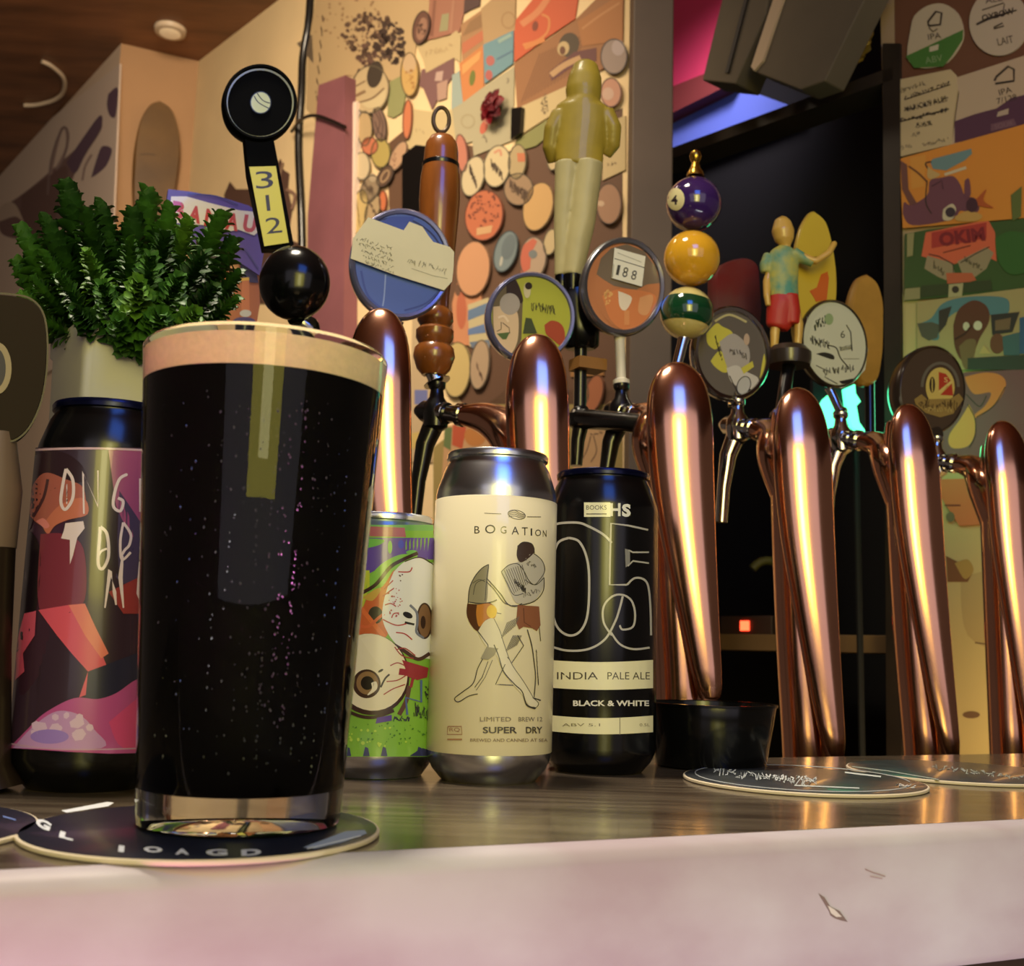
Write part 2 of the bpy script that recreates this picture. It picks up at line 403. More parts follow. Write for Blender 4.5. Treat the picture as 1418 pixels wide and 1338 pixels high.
# ------------------------------------------------------------------ coasters on the bar
def coaster(cx, cy, r, zt, rim, face_c, label, art=None, group='round beer coasters on the bar', m=MATTINK):
    p = atz(cx, cy, zt); t = thing('beer_coaster', label, 'coaster', (p.x, p.y, Z0), group)
    bm = NB(); lathe(bm, (p.x, p.y, Z0+0.0002), [(r-0.0004, 0), (r, 0.0004), (r, 0.0014), (r-0.0004, 0.0018)], 80)
    obj('board', bm, rim, t)
    bm = NB(); lathe(bm, (p.x, p.y, Z0+0.0021), [(r-0.001, 0), (r-0.0012, 0.0001)], 80); fc_ = obj('printed_face', bm, face_c, t)
    if art: art.build('printing', Flat(Z0+0.0023), m, fc_, off=0.0001, step=0.00001)
    return t, p
CARD = mat('coaster_card', (205, 190, 165), 0.8)
NAVY = mat('navy_print', (20, 24, 40), 0.35, coat=0.2)
GREY = mat('slate_print', (52, 56, 60), 0.35, vary=0.2, scale=60, coat=0.2)
a = Art()
Wt = (205, 208, 215)
for t_, x, y, w_, h_, r_ in (('G', 60, 1142, 22, 12, 25), ('L', 92, 1158, 20, 9, 15), ('I', 168, 1176, 8, 9, 8), ('O', 212, 1177, 26, 8, 3), ('A', 252, 1180, 20, 8, 0), ('G', 300, 1181, 30, 9, 0), ('D', 348, 1181, 28, 9, -3)):
    a.text(t_, x, y, h_, Wt, wd=w_, rot=r_, bold=0.05)
a.poly([(85, 1123), (148, 1111), (158, 1112), (150, 1117), (92, 1126)], Wt)
a.poly([(420, 1174), (478, 1152), (505, 1150), (508, 1155), (478, 1166), (436, 1176)], (150, 165, 190)); a.line([(425, 1176), (500, 1158)], 1.2, (235, 238, 240))
coaster(283, 1146, 0.0625, Z0+0.002, CARD, NAVY, 'navy beer coaster with white lettering under the pint of stout', a)
coaster(-228, 1146, 0.064, Z0+0.002, CARD, NAVY, 'navy coaster cut off by the left edge of the photo', Art().line([(4, 1131), (22, 1136)], 2, (90, 110, 170)))
a = Art(); a.scrib(985, 1068, 1130, 1086, 26, (170, 176, 176), 1.4, 3, 6); a.line(ell(1112, 1078, 150, 17, 3, 40), 1.2, (150, 155, 155)); a.scrib(1060, 1076, 1130, 1080, 16, (190, 194, 194), 2, 5, 4)
a.line([(1170, 1070), (1220, 1076)], 2, (190, 196, 192)); a.line([(1100, 1088), (1190, 1092)], 1.6, (180, 186, 184)); a.scrib(1240, 1087, 1268, 1090, 5, (200, 205, 205), 1.2, 9, 2)
coaster(1112, 1079, 0.0655, Z0+0.002, CARD, GREY, 'slate coaster with white scrawl lying in front of the fourth copper tap', a)
a = Art(); a.scrib(1290, 1062, 1418, 1078, 24, (160, 168, 160), 1.3, 12, 4); a.line([(1180, 1062), (1230, 1068), (1300, 1080)], 1.2, (150, 160, 150))
coaster(1328, 1068, 0.0665, Z0+0.002, CARD, GREY, 'slate coaster at the right edge of the photo, furthest along the bar', a)

# ------------------------------------------------------------------ pint of stout
gp = atz(331, 1141, Z0+0.002); gx, gy = gp.x, gp.y; GY = gy
zr = W(373, 492, gy).z; gz = Z0+0.0025; H = zr-gz
RB, RT = 268*gy/F/2, 339*gy/F/2
def gr(h): return RB+(RT-RB)*((h/H)**1.08 if h > 0 else 0)
pint = thing('pint_of_stout', 'full pint glass of black stout with a tan foam head on a navy coaster', 'beer glass', (gx, gy, gz))
zb = W(331, 1092, gy).z-gz                                   # inner floor
prof = [(RB-0.003, 0), (RB-0.0006, 0.0008), (RB, 0.003)]+[(gr(H*k/24), H*k/24) for k in range(2, 24)]+[(gr(H), H-0.0015), (gr(H)-0.0012, H), (gr(H)-0.0024, H-0.0015)]
prof += [(gr(H*k/24)-0.0025, H*k/24) for k in range(23, 3, -1) if H*k/24 > zb+0.008]+[(gr(zb)-0.003, zb+0.005), (gr(zb)-0.007, zb+0.001), (0.006, zb)]
bm = NB(); lathe(bm, (gx, gy, gz), prof, 96)
obj('glass', bm, mat('clear_glass', (250, 252, 250), 0.0, trans=1.0, ior=1.29), pint)
zf = W(373, 543, gy).z-gz; zt = W(373, 478, gy).z-gz; zt = min(zt, H-0.003)
e = 0.0004
bm = NB(); pr = [(0.004, zb-e), (gr(zb)-0.007+e, zb+0.001-e), (gr(zb)-0.003+e, zb+0.005-e)]+[(gr(zb+(zf-zb)*k/16)-0.0025+e, zb+(zf-zb)*k/16) for k in range(2, 17)]
lathe(bm, (gx, gy, gz), pr, 96)
obj('stout', bm, mat('stout_liquid', (4, 3, 2), 0.5, spec=.05), pint)
bm = NB(); pr = [(gr(zf)-0.0025+e, zf+0.0001)]+[(gr(zf+(zt-zf)*k/8)-0.0025+e, zf+(zt-zf)*k/8) for k in range(1, 9)]+[(gr(zt)*0.8, zt+0.0012), (0.005, zt+0.0018)]
lathe(bm, (gx, gy, gz), pr, 96)
fm = mat('beer_foam', (226, 200, 152), 0.7, vary=0.04, scale=400, bump=0.2)
fm.node_tree.nodes['Principled BSDF'].inputs['Subsurface Weight'].default_value = 0.15; fm.node_tree.nodes['Principled BSDF'].inputs['Subsurface Radius'].default_value = (0.01, 0.007, 0.004)
obj('foam', bm, fm, pint)
# beads of moisture on the outside of the glass
bm = NB(); rr = random.Random(4)
for k in range(420):
    h = rr.uniform(0.12, 0.86)*H; col_ = rr.choice([rr.gauss(0.62, 0.30), rr.gauss(0.7, 0.3), rr.uniform(-0.5, 1.25)]); 
    if rr.random() < .6: col_ = round(col_*9)/9+rr.uniform(-.012, .012)
    an = -PI/2 + math.atan2(-gx, gy)*-1 + col_; r = gr(h)-0.0001
    d = Vector((math.cos(an), math.sin(an), 0)); s_ = rr.uniform(0.00018, 0.0005)
    c = Vector((gx, gy, gz+h))+d*r; t1 = UP.cross(d)
    v = [bm.verts.new(c+t1*s_*x+UP*s_*y*1.5+d*s_*z) for x, y, z in ((-1, 0, 0), (0, -1, 0), (1, 0, 0), (0, 1, 0), (0, 0, .9))]
    for i in range(4): bm.faces.new((v[i], v[(i+1) % 4], v[4]))
o = obj('bubbles', bm, mat('moisture_bead', (60, 60, 62), 0.25, coat=.6), pint); o['kind'] = 'stuff'

# ------------------------------------------------------------------ cans
CANG = 'beer cans standing on the bar'
def can(cx, ybase, Y, ytop, shell, rimm, label, lab=None, labm=None, art=None, artoff=0.0006, squat=False, artm=None):
    p = W(cx, ybase, Y); x, y = p.x, p.y; zt = W(cx, ytop, Y).z; H = zt-Z0; R = 0.033
    t = thing('beer_can', label, 'beer can', (x, y, Z0), CANG)
    sh = 0.135*H*(0.157/0.122 if squat else 1)*0.9
    bm = NB()
    pr = [(R-0.011, 0.0035), (R-0.0095, 0.0008), (R-0.0085, 0.0), (R-0.0075, 0.0008), (R-0.003, 0.006), (R-0.0008, 0.0105), (R, 0.0145), (R, H-sh-0.003), (R-0.0006, H-sh+0.001), (R-0.0045, H-0.0085), (R-0.0062, H-0.0055), (R-0.0064, H-0.004)]
    lathe(bm, (x, y, Z0), pr, 80)
    hold = obj('body', bm, shell, t)
    bm = NB(); lathe(bm, (x, y, Z0), [(R-0.0066, H-0.0042), (R-0.0052, H-0.0036), (R-0.0050, H-0.0012), (R-0.0058, H), (R-0.0068, H-0.0010), (R-0.0075, H-0.005), (0.004, H-0.0052)], 80)
    lid_ = obj('lid', bm, rimm, t)
    bm = NB(); tube(bm, [Vector((x, y, Z0+H-0.0045))+Vector((0.008*math.cos(a), 0.012*math.sin(a)+0.004, 0)) for a in [k*PI/8 for k in range(17)]], 0.0012, 6)
    obj('pull_tab', bm, rimm, lid_)
    surf = Cyl((x, y), R)
    if lab:
        z1 = W(cx, lab[0], Y-R).z; z0_ = W(cx, lab[1], Y-R).z
        bm = NB(); lathe(bm, (x, y, 0), [(R+0.0001, z0_), (R+0.00035, z0_+0.0003), (R+0.00035, z1-0.0003), (R+0.0001, z1)], 80, cap0=False, cap1=False)
        hold = obj('label_sleeve', bm, labm, t)
    if art: art.build('printing', surf, artm or CANINK, hold, off=artoff, step=0.000012, cut=5)
    return t
# white can with the wrestlers
K = (60, 56, 50); a = Art()
a.text('B', 661, 734, 10, K, wd=7); a.text('O', 679, 733, 12, K, wd=14); a.text('G', 697, 734, 10, K, wd=8); a.text('A', 713, 735, 11, K, wd=10); a.text('T', 726, 736, 11, K, wd=8); a.text('I', 735, 737, 10, K, wd=2); a.text('O', 744, 738, 9, K, wd=8); a.text('N', 753, 739, 9, K, wd=5)
a.line([(671, 711), (694, 712)], 0.8, K); a.line([(729, 716), (748, 716)], 0.9, K)
for k in range(4): a.curve([(704, 710+k*2), (712, 707+k*2.6), (719, 711+k*2), (726, 713+k*1.4)], 0.9, (120, 116, 110))
a.ring(715, 713, 12, 6, 0.9, (110, 106, 100), 12)
# back wrestler
a.blob([(694, 792), (706, 782), (724, 776), (737, 766), (750, 778), (752, 796), (750, 815), (738, 832), (716, 836), (706, 820)], (188, 182, 174))
a.blob([(716, 757), (724, 751), (736, 754), (739, 764), (730, 774), (720, 779), (715, 770)], (66, 50, 46))
a.curve([(716, 757), (724, 751), (736, 754), (739, 766)], 1.2, K); a.curve([(737, 766), (749, 776), (753, 790), (746, 803), (738, 810), (726, 803)], 1.0, K)
a.curve([(694, 792), (704, 783), (716, 781), (724, 790), (732, 805), (741, 810), (752, 800)], 1.1, K)
a.curve([(694, 792), (702, 808), (711, 824), (724, 822)], 1.0, K); a.curve([(752, 800), (751, 818), (740, 832), (722, 838), (708, 839)], 1.2, K)
for k in range(9): a.line([(698+k*3.0, 790-k*1.0), (712+k*2.2, 822-k*1.6)], 0.9, (96, 90, 84))
a.scrib(712, 806, 728, 818, 14, (60, 56, 52), 1.0, 31, 5); a.scrib(726, 778, 742, 786, 8, (80, 76, 70), .8, 32, 4); a.scrib(722, 824, 746, 818, 8, (120, 114, 108), .8, 33, 4)
# front wrestler torso
a.blob([(649, 834), (651, 815), (657, 800), (668, 788), (677, 782), (676, 800), (674, 834), (662, 836)], (150, 142, 118))
a.poly([(676, 782), (674, 834), (700, 834), (712, 838), (716, 820), (700, 800)], (214, 204, 182)) if False else None
a.curve([(649, 836), (651, 815), (658, 799), (668, 787), (677, 782)], 1.2, K); a.line([(677, 782), (674, 802), (672, 832)], 0.9, K); a.curve([(655, 808), (664, 803), (672, 806)], 0.8, K); a.curve([(656, 824), (660, 808), (672, 803)], 0.8, K)
a.curve([(674, 801), (684, 812), (694, 824), (702, 836), (712, 840), (722, 836)], 1.3, K); a.curve([(674, 806), (684, 816), (697, 834), (706, 838)], 1.0, K)
a.curve([(650, 834), (666, 836), (680, 834), (688, 831)], 1.3, K)
# trunks
a.blob([(648, 836), (664, 837), (678, 835), (687, 844), (685, 855), (672, 862), (662, 874), (652, 864), (647, 850)], (86, 52, 30))
a.blob([(661, 838), (678, 836), (687, 844), (685, 856), (674, 858), (664, 868), (660, 852)], (196, 128, 50)); a.ell(681, 847, 7, 9, (232, 190, 60))
a.poly([(716, 838), (745, 840), (747, 866), (742, 874), (736, 870), (724, 868), (718, 872), (714, 862)], (140, 88, 62)); a.line([(724, 842), (725, 862), (734, 868)], 1, (90, 54, 40)); a.line([(688, 849), (694, 850)], .8, K)
# legs
a.blob([(662, 875), (672, 860), (684, 857), (691, 872), (698, 892), (706, 916), (720, 936), (733, 958), (744, 970), (741, 980), (732, 978), (722, 962), (708, 946), (696, 928), (686, 905), (672, 893)], (222, 213, 190))
a.curve([(662, 874), (672, 888), (676, 896), (670, 910), (662, 926), (656, 946), (642, 958), (631, 967), (636, 972), (650, 964), (662, 961)], 1.2, K)
a.poly([(674, 896), (690, 898), (684, 908), (676, 914), (666, 912)], (150, 142, 118))
a.curve([(684, 857), (692, 874), (697, 890), (707, 918), (724, 944), (738, 968)], 1.0, (110, 104, 96)); a.curve([(684, 893), (690, 908), (697, 930), (712, 948), (722, 958), (728, 976), (740, 981)], [1.4]*30+[2.2]*4+[3]*3, K)
a.line([(676, 916), (668, 938), (658, 952)], .9, K); a.line([(682, 914), (672, 938), (660, 956)], .9, (110, 104, 96)); a.curve([(740, 981), (744, 974), (736, 966)], .9, K)
a.curve([(729, 872), (735, 894), (738, 916), (740, 938), (738, 966)], 1.2, K); a.scrib(741, 900, 744, 950, 12, K, .8, 40, 4); a.line([(745, 868), (747, 888)], .8, K); a.line([(738, 967), (747, 970)], 1.8, K)
for k in range(9): a.line([(694+k*2.2, 884-k*2), (702+k*2, 862-k*1)], 0.8, (110, 104, 96)); a.line([(700+k*1.8, 902-k*1), (710+k*1.4, 880)], 0.8, (110, 104, 96))
a.line([(716, 880), (724, 894), (708, 918), (702, 910)], 1.0, K); a.line([(699, 920), (686, 948), (692, 948), (710, 949)], 1, K)
# small print
a.text('LIMITED', 686, 996, 6, (130, 118, 96), wd=42); a.text('BREW 12', 733, 996, 6, (120, 112, 98), wd=32)
a.text('SUPER', 692, 1011, 9, (74, 68, 60), wd=46, bold=.02); a.text('DRY', 738, 1011, 9, (74, 68, 60), wd=22, bold=.02); a.text('BREWED AND CANNED AT SEA', 704, 1025, 4.5, (130, 108, 80), wd=104)
a.line([(622, 1006), (640, 1006), (641, 1017), (621, 1017), (622, 1006)], 1.2, (160, 116, 80)); a.text('RQ', 631, 1011, 6, (160, 116, 80), wd=14); a.line([(621, 1024), (641, 1024)], 2, (160, 116, 80))
WHITEL = mat('cream_label', (222, 211, 184), 0.42, coat=0.35)
can(676, 1070, 0.602, 631, ALU, ALU, 'tall white can with a line drawing of two wrestlers', (685, 1047), WHITEL, a)
# black can 05
G = (176, 172, 168); a = Art()
a.curve([(760, 731), (775, 725), (800, 724), (815, 729), (835, 740), (847, 752)], 3.2, G)
a.curve([(788, 745), (772, 754), (765, 790), (765, 840), (772, 868), (788, 880), (804, 874), (814, 850), (816, 800), (812, 770), (802, 750), (788, 745)], 3.2, G)
a.curve([(760, 894), (785, 901), (815, 899), (838, 885), (852, 860), (858, 842), (862, 826)], 3.0, G)
a.line([(897, 734), (870, 728), (846, 725), (845, 760), (844, 810), (868, 810)], 2.6, G)
a.curve([(868, 810), (878, 801), (890, 802), (897, 812), (900, 840), (901, 880)], 2.8, G)
a.curve([(847, 880), (836, 862), (836, 840), (848, 826), (862, 824), (874, 832), (879, 850), (876, 868), (862, 872), (858, 866)], 2.8, G)
a.curve([(846, 876), (858, 892), (876, 899), (899, 897)], 2.8, G)
a.poly([(865, 760), (872, 762), (872, 782), (866, 786)], (130, 128, 128)); a.line([(870, 762), (876, 765), (898, 765)], 2.2, G); a.line([(869, 784), (876, 777), (898, 780)], 2.2, G)
a.poly([(809, 696), (845, 696), (845, 716), (809, 716)], (222, 218, 190)); a.text('BOOKS', 826, 703, 6, (50, 48, 44), wd=28); a.line([(812, 712), (840, 712)], 1.5, (80, 76, 70)); a.text('H', 852, 706, 18, (222, 220, 210), wd=14, bold=.03); a.text('S', 867, 707, 18, (225, 224, 220), wd=12, bold=.05)
CRM = (224, 218, 186)
def arcband(a, y0l, y0r, y1l, y1r, x0, x1, c, sag=3):
    n = 16; top = [(x0+(x1-x0)*k/n, y0l+(y0r-y0l)*k/n+sag*math.sin(PI*k/n)) for k in range(n+1)]
    bot = [(x0+(x1-x0)*k/n, y1l+(y1r-y1l)*k/n+sag*math.sin(PI*k/n)) for k in range(n+1)]
    m_ = len(top); a.it.append((top+bot, [(i, i+1, m_+i+1, m_+i) for i in range(n)], c))
arcband(a, 914, 914, 952, 953, 755.5, 903.5, CRM); arcband(a, 990, 991, 1012, 1014, 755.5, 903.5, CRM, 4)
a.text('INDIA', 800, 936, 10, (70, 64, 56), wd=56); a.text('PALE ALE', 870, 936, 10, (70, 64, 56), wd=58)
a.text('BLACK & WHITE', 846, 974, 8, (214, 210, 204), wd=104, bold=.03); a.text('ABV 5.1', 805, 1004, 4, (120, 112, 90), wd=52); a.line([(858, 993), (858, 1018)], 1.0, (120, 114, 100)); a.text('0.5L', 892, 1004, 4, (120, 112, 90), wd=14)
BLKCAN = mat('black_can', (8, 8, 10), 0.2, spec=.5); NAVYCAN = mat('dark_blue_lid', (14, 18, 52), 0.22, 0.7)
can(829, 1060, 0.662, 657, BLKCAN, NAVYCAN, 'black can with a large outlined 05 and two cream bands', None, None, a, artoff=0.0003)
# green eyeball can
a = Art(); Pk = (150, 46, 60); BR = (58, 34, 30)
a.poly([(430, 727), (598, 727), (606, 790), (606, 1048), (430, 1048)], (126, 176, 64))
a.poly([(430, 745), (600, 745), (603, 775), (560, 775), (520, 790), (500, 800), (430, 810)], (96, 72, 160)); a.poly([(430, 727), (599, 727), (600, 735), (430, 735)], (110, 170, 90)); a.poly([(480, 728), (560, 731), (562, 744), (480, 742)], (170, 92, 104))
a.blob([(505, 760), (525, 755), (532, 748), (512, 746), (500, 748)], (110, 180, 80)); a.ell(555, 754, 4, 6, (70, 76, 190)); a.ell(540, 758, 3, 9, (110, 180, 90)); a.ell(570, 765, 8, 3, (110, 180, 90))
a.blob([(505, 820), (512, 800), (530, 780), (555, 768), (578, 770), (560, 780), (540, 800), (520, 822)], (126, 186, 70))
a.poly([(470, 790), (512, 790), (512, 812), (500, 850), (470, 860)], (186, 196, 60))
a.curve([(500, 822), (520, 810), (540, 786), (556, 776), (578, 766)], 5, BR)
a.blob([(500, 850), (512, 822), (530, 812), (545, 790), (548, 800), (540, 830), (536, 880), (510, 890), (496, 880)], (196, 96, 52)); a.ell(520, 852, 10, 12, (50, 44, 34)); a.line([(500, 842), (532, 882)], 6, (214, 110, 60)); a.blob([(502, 828), (520, 816), (528, 816), (516, 832)], (196, 160, 70))
a.curve([(496, 866), (510, 868), (524, 856), (532, 850)], 4, (206, 100, 60))
# upper eyeball
a.blob([(545, 792), (560, 778), (580, 773), (594, 780), (606, 790), (606, 905), (590, 912), (572, 912), (556, 900), (540, 882), (530, 860), (530, 840), (536, 815)], (222, 222, 226))
a.curve([(606, 788), (592, 777), (578, 772), (560, 778)], 1.4, BR); a.curve([(594, 905), (578, 913), (560, 902), (545, 893)], 5, (72, 44, 44))
a.ell(587, 860, 10, 24, (126, 92, 66)); a.ring(587, 860, 10, 24, 2.2, BR); a.ell(585, 862, 3.4, 9, (46, 24, 22)); a.curve([(567, 838), (576, 848), (577, 862), (576, 876), (586, 884)], 3.4, (110, 116, 140)); a.ell(564, 852, 7, 4, (30, 28, 34), 25); a.line([(560, 862), (573, 865)], 3, (30, 28, 34))
for p in ([(551, 792), (566, 792), (570, 786)], [(532, 816), (540, 808), (544, 804)], [(530, 826), (538, 820), (545, 815)], [(530, 858), (548, 866), (562, 864)], [(548, 876), (560, 878), (570, 886)], [(542, 856), (545, 850), (552, 849)], [(533, 838), (541, 836), (548, 840)]): a.curve(p, 1.6, (176, 60, 66))
a.specks(545, 835, 12, 22, 26, (170, 80, 84), .6, 1.5, 5); a.specks(555, 800, 6, 5, 6, (90, 60, 60), .6, 1.2, 6)
# lower eyeball
a.ell(513, 934, 53, 57, BR, -20); a.ell(514, 931, 49, 54, (224, 214, 190), -20); a.blob([(500, 885), (520, 880), (545, 893), (560, 920), (545, 935), (520, 915)], (228, 218, 196))
a.ell(508, 947, 19, 20, (62, 38, 28)); a.ell(509, 946, 15, 16, (140, 108, 72)); a.ell(509, 946, 9, 9.5, (30, 20, 16)); a.blob([(514, 946), (521, 944), (522, 954), (512, 962), (509, 962), (515, 954)], (224, 214, 196))
a.curve([(552, 990), (562, 970), (566, 950)], 6, (96, 66, 60)); a.curve([(552, 930), (564, 932), (575, 938)], 9, Pk); a.poly([(556, 914), (592, 925), (590, 938), (576, 942), (562, 930)], Pk); a.line([(566, 932), (572, 934), (568, 952)], 4, Pk)
for p in ([(540, 922), (550, 918), (560, 922)], [(535, 944), (550, 942), (562, 935)], [(531, 962), (544, 954), (560, 948)], [(546, 896), (556, 908), (572, 912)], [(548, 900), (560, 898), (574, 908)]): a.curve(p, 1.5, (160, 60, 66))
a.curve([(527, 952), (533, 940), (539, 934)], 2.4, (40, 34, 34)); a.ell(527, 929, 4, 1.6, (40, 34, 34), -30)
a.curve([(480, 984), (500, 992), (520, 993), (545, 984)], 4.5, BR)
a.poly([(522, 994), (542, 990), (542, 998), (520, 1002)], (84, 56, 150)); a.line([(563, 990), (561, 966), (582, 972), (582, 942)], 3, (80, 100, 160)); a.scrib(544, 994, 566, 996, 10, (50, 44, 80), 1.2, 51, 4); a.scrib(572, 982, 594, 990, 16, (44, 40, 60), 1.1, 52, 10); a.specks(590, 960, 3, 14, 20, (40, 40, 50), .5, 1.2, 53)
for x in (478, 503, 527, 575): a.poly([(x, 1047), (x+3, 1034), (x+7, 1036), (x+9, 1047)], (60, 62, 110))
a.poly([(566, 1047), (576, 1040), (584, 1036), (594, 1040), (600, 1047)], (50, 52, 96)); a.specks(530, 1015, 60, 18, 46, (70, 120, 50), .5, 1.5, 54); a.specks(520, 1020, 50, 14, 20, (176, 206, 80), 1, 3, 55)
GREENCAN = mat('green_can', (120, 168, 66), 0.28, 0.4, coat=0.6, color2=(96, 78, 158), scale=24)
GC = can(516, 1066, 0.612, 716, GREENCAN, ALU, 'short green and purple can printed with two veined eyeballs', None, None, a, artoff=0.0003, squat=True)
bm = NB(); q_ = W(516, 1066, .612); lathe(bm, (q_.x, q_.y, Z0), [(.0262, .0004), (.0302, .0062), (.0324, .0106), (.0331, .0135), (.0331, .0150)], 80, cap0=False, cap1=False); obj('bare_base', bm, ALU, GC)
# dark can with pink artwork
a = Art(); WL = (226, 206, 220)
a.poly([(15, 620), (232, 620), (232, 1036), (5, 1036)], (52, 34, 52))
a.poly([(150, 622), (232, 622), (232, 730), (180, 745), (160, 700)], (158, 78, 128)); a.poly([(182, 760), (232, 735), (232, 830), (190, 860)], (60, 50, 92)); a.poly([(165, 680), (205, 740), (200, 830), (160, 800)], (72, 60, 96))
a.blob([(22, 650), (40, 635), (80, 625), (110, 640), (120, 665), (90, 672), (60, 690), (40, 740), (15, 760)], (46, 26, 38)); a.blob([(35, 700), (50, 668), (66, 655), (92, 664), (116, 676), (118, 710), (100, 716), (62, 728), (44, 715)], (168, 92, 84))
a.blob([(60, 728), (84, 700), (116, 690), (122, 712), (96, 720), (78, 728), (68, 740)], (196, 112, 92)); a.curve([(48, 716), (62, 690), (68, 664)], 4, (70, 36, 48)); a.blob([(52, 722), (62, 718), (70, 728), (64, 732)], (220, 130, 130))
a.blob([(20, 760), (34, 735), (50, 742), (58, 770), (54, 830), (40, 880), (16, 900)], (26, 16, 26)); a.blob([(58, 740), (90, 740), (116, 760), (118, 830), (92, 850), (56, 842)], (124, 46, 66))
a.poly([(55, 845), (96, 838), (118, 870), (128, 895), (142, 908), (150, 930), (130, 958), (110, 966), (122, 930), (100, 905), (80, 880)], (214, 84, 110)); a.poly([(96, 838), (118, 836), (132, 868), (150, 905), (140, 912), (118, 880)], (224, 120, 110))
a.poly([(36, 850), (52, 846), (50, 880), (34, 905), (36, 930), (20, 945), (22, 900)], (200, 80, 110)); a.poly([(122, 930), (200, 900), (206, 960), (118, 972)], (40, 38, 66))
a.blob([(15, 1036), (40, 1010), (60, 990), (90, 972), (110, 966), (135, 968), (160, 960), (190, 940), (232, 930), (232, 1036)], (178, 78, 150)); a.blob([(20, 1036), (50, 1004), (80, 985), (110, 990), (130, 1010), (140, 1036)], (186, 140, 206)); a.blob([(150, 1000), (200, 960), (232, 960), (232, 1030), (170, 1036)], (204, 74, 136))
a.specks(90, 1005, 50, 18, 16, (208, 176, 220), 3, 9, 61); a.ell(70, 1020, 26, 10, (150, 120, 210))
a.poly([(150, 820), (190, 800), (205, 850), (170, 850)], (150, 56, 60)); a.poly([(146, 770), (160, 700), (164, 800)], (48, 34, 50))
# painted letters
a.curve([(93, 650), (102, 665), (102, 690), (92, 706), (86, 695), (89, 670), (93, 650)], 4.2, WL); a.scrib(94, 672, 94, 696, 8, WL, 1.5, 62, 4)
a.line([(117, 712), (116, 655), (136, 702), (136, 652)], [2.5, 5, 5, 2], WL); a.curve([(176, 657), (165, 664), (158, 685), (157, 702), (166, 708), (170, 695), (163, 690)], [1.5]+[4]*36, WL)
a.text('E', 198, 686, 46, WL, wd=13, bold=.02)
a.poly([(92, 725), (116, 722), (118, 732), (108, 745), (102, 770), (98, 782), (98, 748), (86, 746), (90, 735)], WL)
a.curve([(139, 730), (148, 740), (150, 770), (142, 788), (136, 780), (138, 745), (139, 730)], 4.2, WL); a.curve([(148, 760), (140, 764), (136, 772)], 3, WL)
a.curve([(170, 724), (180, 740), (178, 755), (172, 762), (166, 772)], 3.6, WL); a.curve([(170, 724), (166, 750), (168, 775), (180, 765)], 3.4, WL); a.line([(169, 770), (166, 800), (170, 842)], [3, 6, 2], WL)
a.line([(145, 842), (152, 790), (158, 820), (160, 838)], [2, 6, 5, 2], WL); a.line([(192, 778), (190, 822), (196, 838), (206, 830)], [2, 5, 5, 3], WL)
a.curve([(6, 1028), (60, 1036), (120, 1038), (200, 1036), (232, 1034)], 2, (190, 150, 190)); arcband(a, 624, 624, 627, 627, 18, 226, (206, 170, 190), -4)
DKLAB = mat('dark_pink_label', (60, 34, 54), 0.3, coat=0.7)
can(116, 1080, 0.53, 566, BLKCAN, NAVYCAN, 'tall dark can with pink dancer artwork and hand painted white letters', (628, 1036), DKLAB, a)

# ------------------------------------------------------------------ small black bowl
dp = W(992, 1055, 0.705); d0 = (dp.x-0.004, dp.y, Z0)
t = thing('black_bowl', 'small black plastic bowl beside the black can', 'bowl', d0)
hb = W(992, 975, 0.705).z-Z0
bm = NB(); lathe(bm, d0, [(0.030, 0), (0.034, 0.001), (0.0375, hb*.5), (0.0405, hb-0.001), (0.0402, hb), (0.0385, hb), (0.036, hb*.5), (0.031, 0.004), (0.002, 0.003)], 64)
obj('bowl_wall', bm, BLACKP, t)
bm = NB(); lathe(bm, d0, [(0.0392, hb-0.0012), (0.0416, hb-0.0008), (0.0416, hb+0.0006), (0.0390, hb+0.0006)], 64, cap0=False, cap1=False); obj('rim', bm, BLACKP, t)

# ------------------------------------------------------------------ planter and plant
pp = W(185, 520, 0.68); ZP = ZD
pot = thing('potted_plant', 'bushy green artificial plant in a white square planter behind the dark can', 'potted plant', (pp.x, pp.y, ZP))
ztop = W(150, 462, 0.66).z; hh = Vector((math.cos(math.radians(36)), math.sin(math.radians(36)), 0)); hd = UP.cross(hh)
def sq(hw, z, r=0.2):
    out = []
    for sx, sy in ((-1, -1), (1, -1), (1, 1), (-1, 1)):
        c = Vector((pp.x, pp.y, z))
        for k in range(5):
            an = math.atan2(sy, sx)-PI/4+PI/2*k/4
            q = Vector((sx*(1-r), sy*(1-r)))+Vector((math.cos(an), math.sin(an)))*r
            out.append(c+hh*q.x*hw+hd*q.y*hw)
    return out
bm = NB(); ringloft(bm, [sq(0.034, ZP), sq(0.041, ztop-0.012), sq(0.0425, ztop-0.010), sq(0.043, ztop-0.001), sq(0.0425, ztop), sq(0.038, ztop), sq(0.037, ztop-0.012)])
obj('pot', bm, mat('white_ceramic', (205, 202, 190), 0.35, coat=0.3), pot)
bm = NB(); ringloft(bm, [sq(0.0372, ztop-0.02), sq(0.0372, ztop-0.010)]); obj('soil', bm, mat('soil', (40, 30, 20), 0.9, bump=0.8, scale=200), pot)
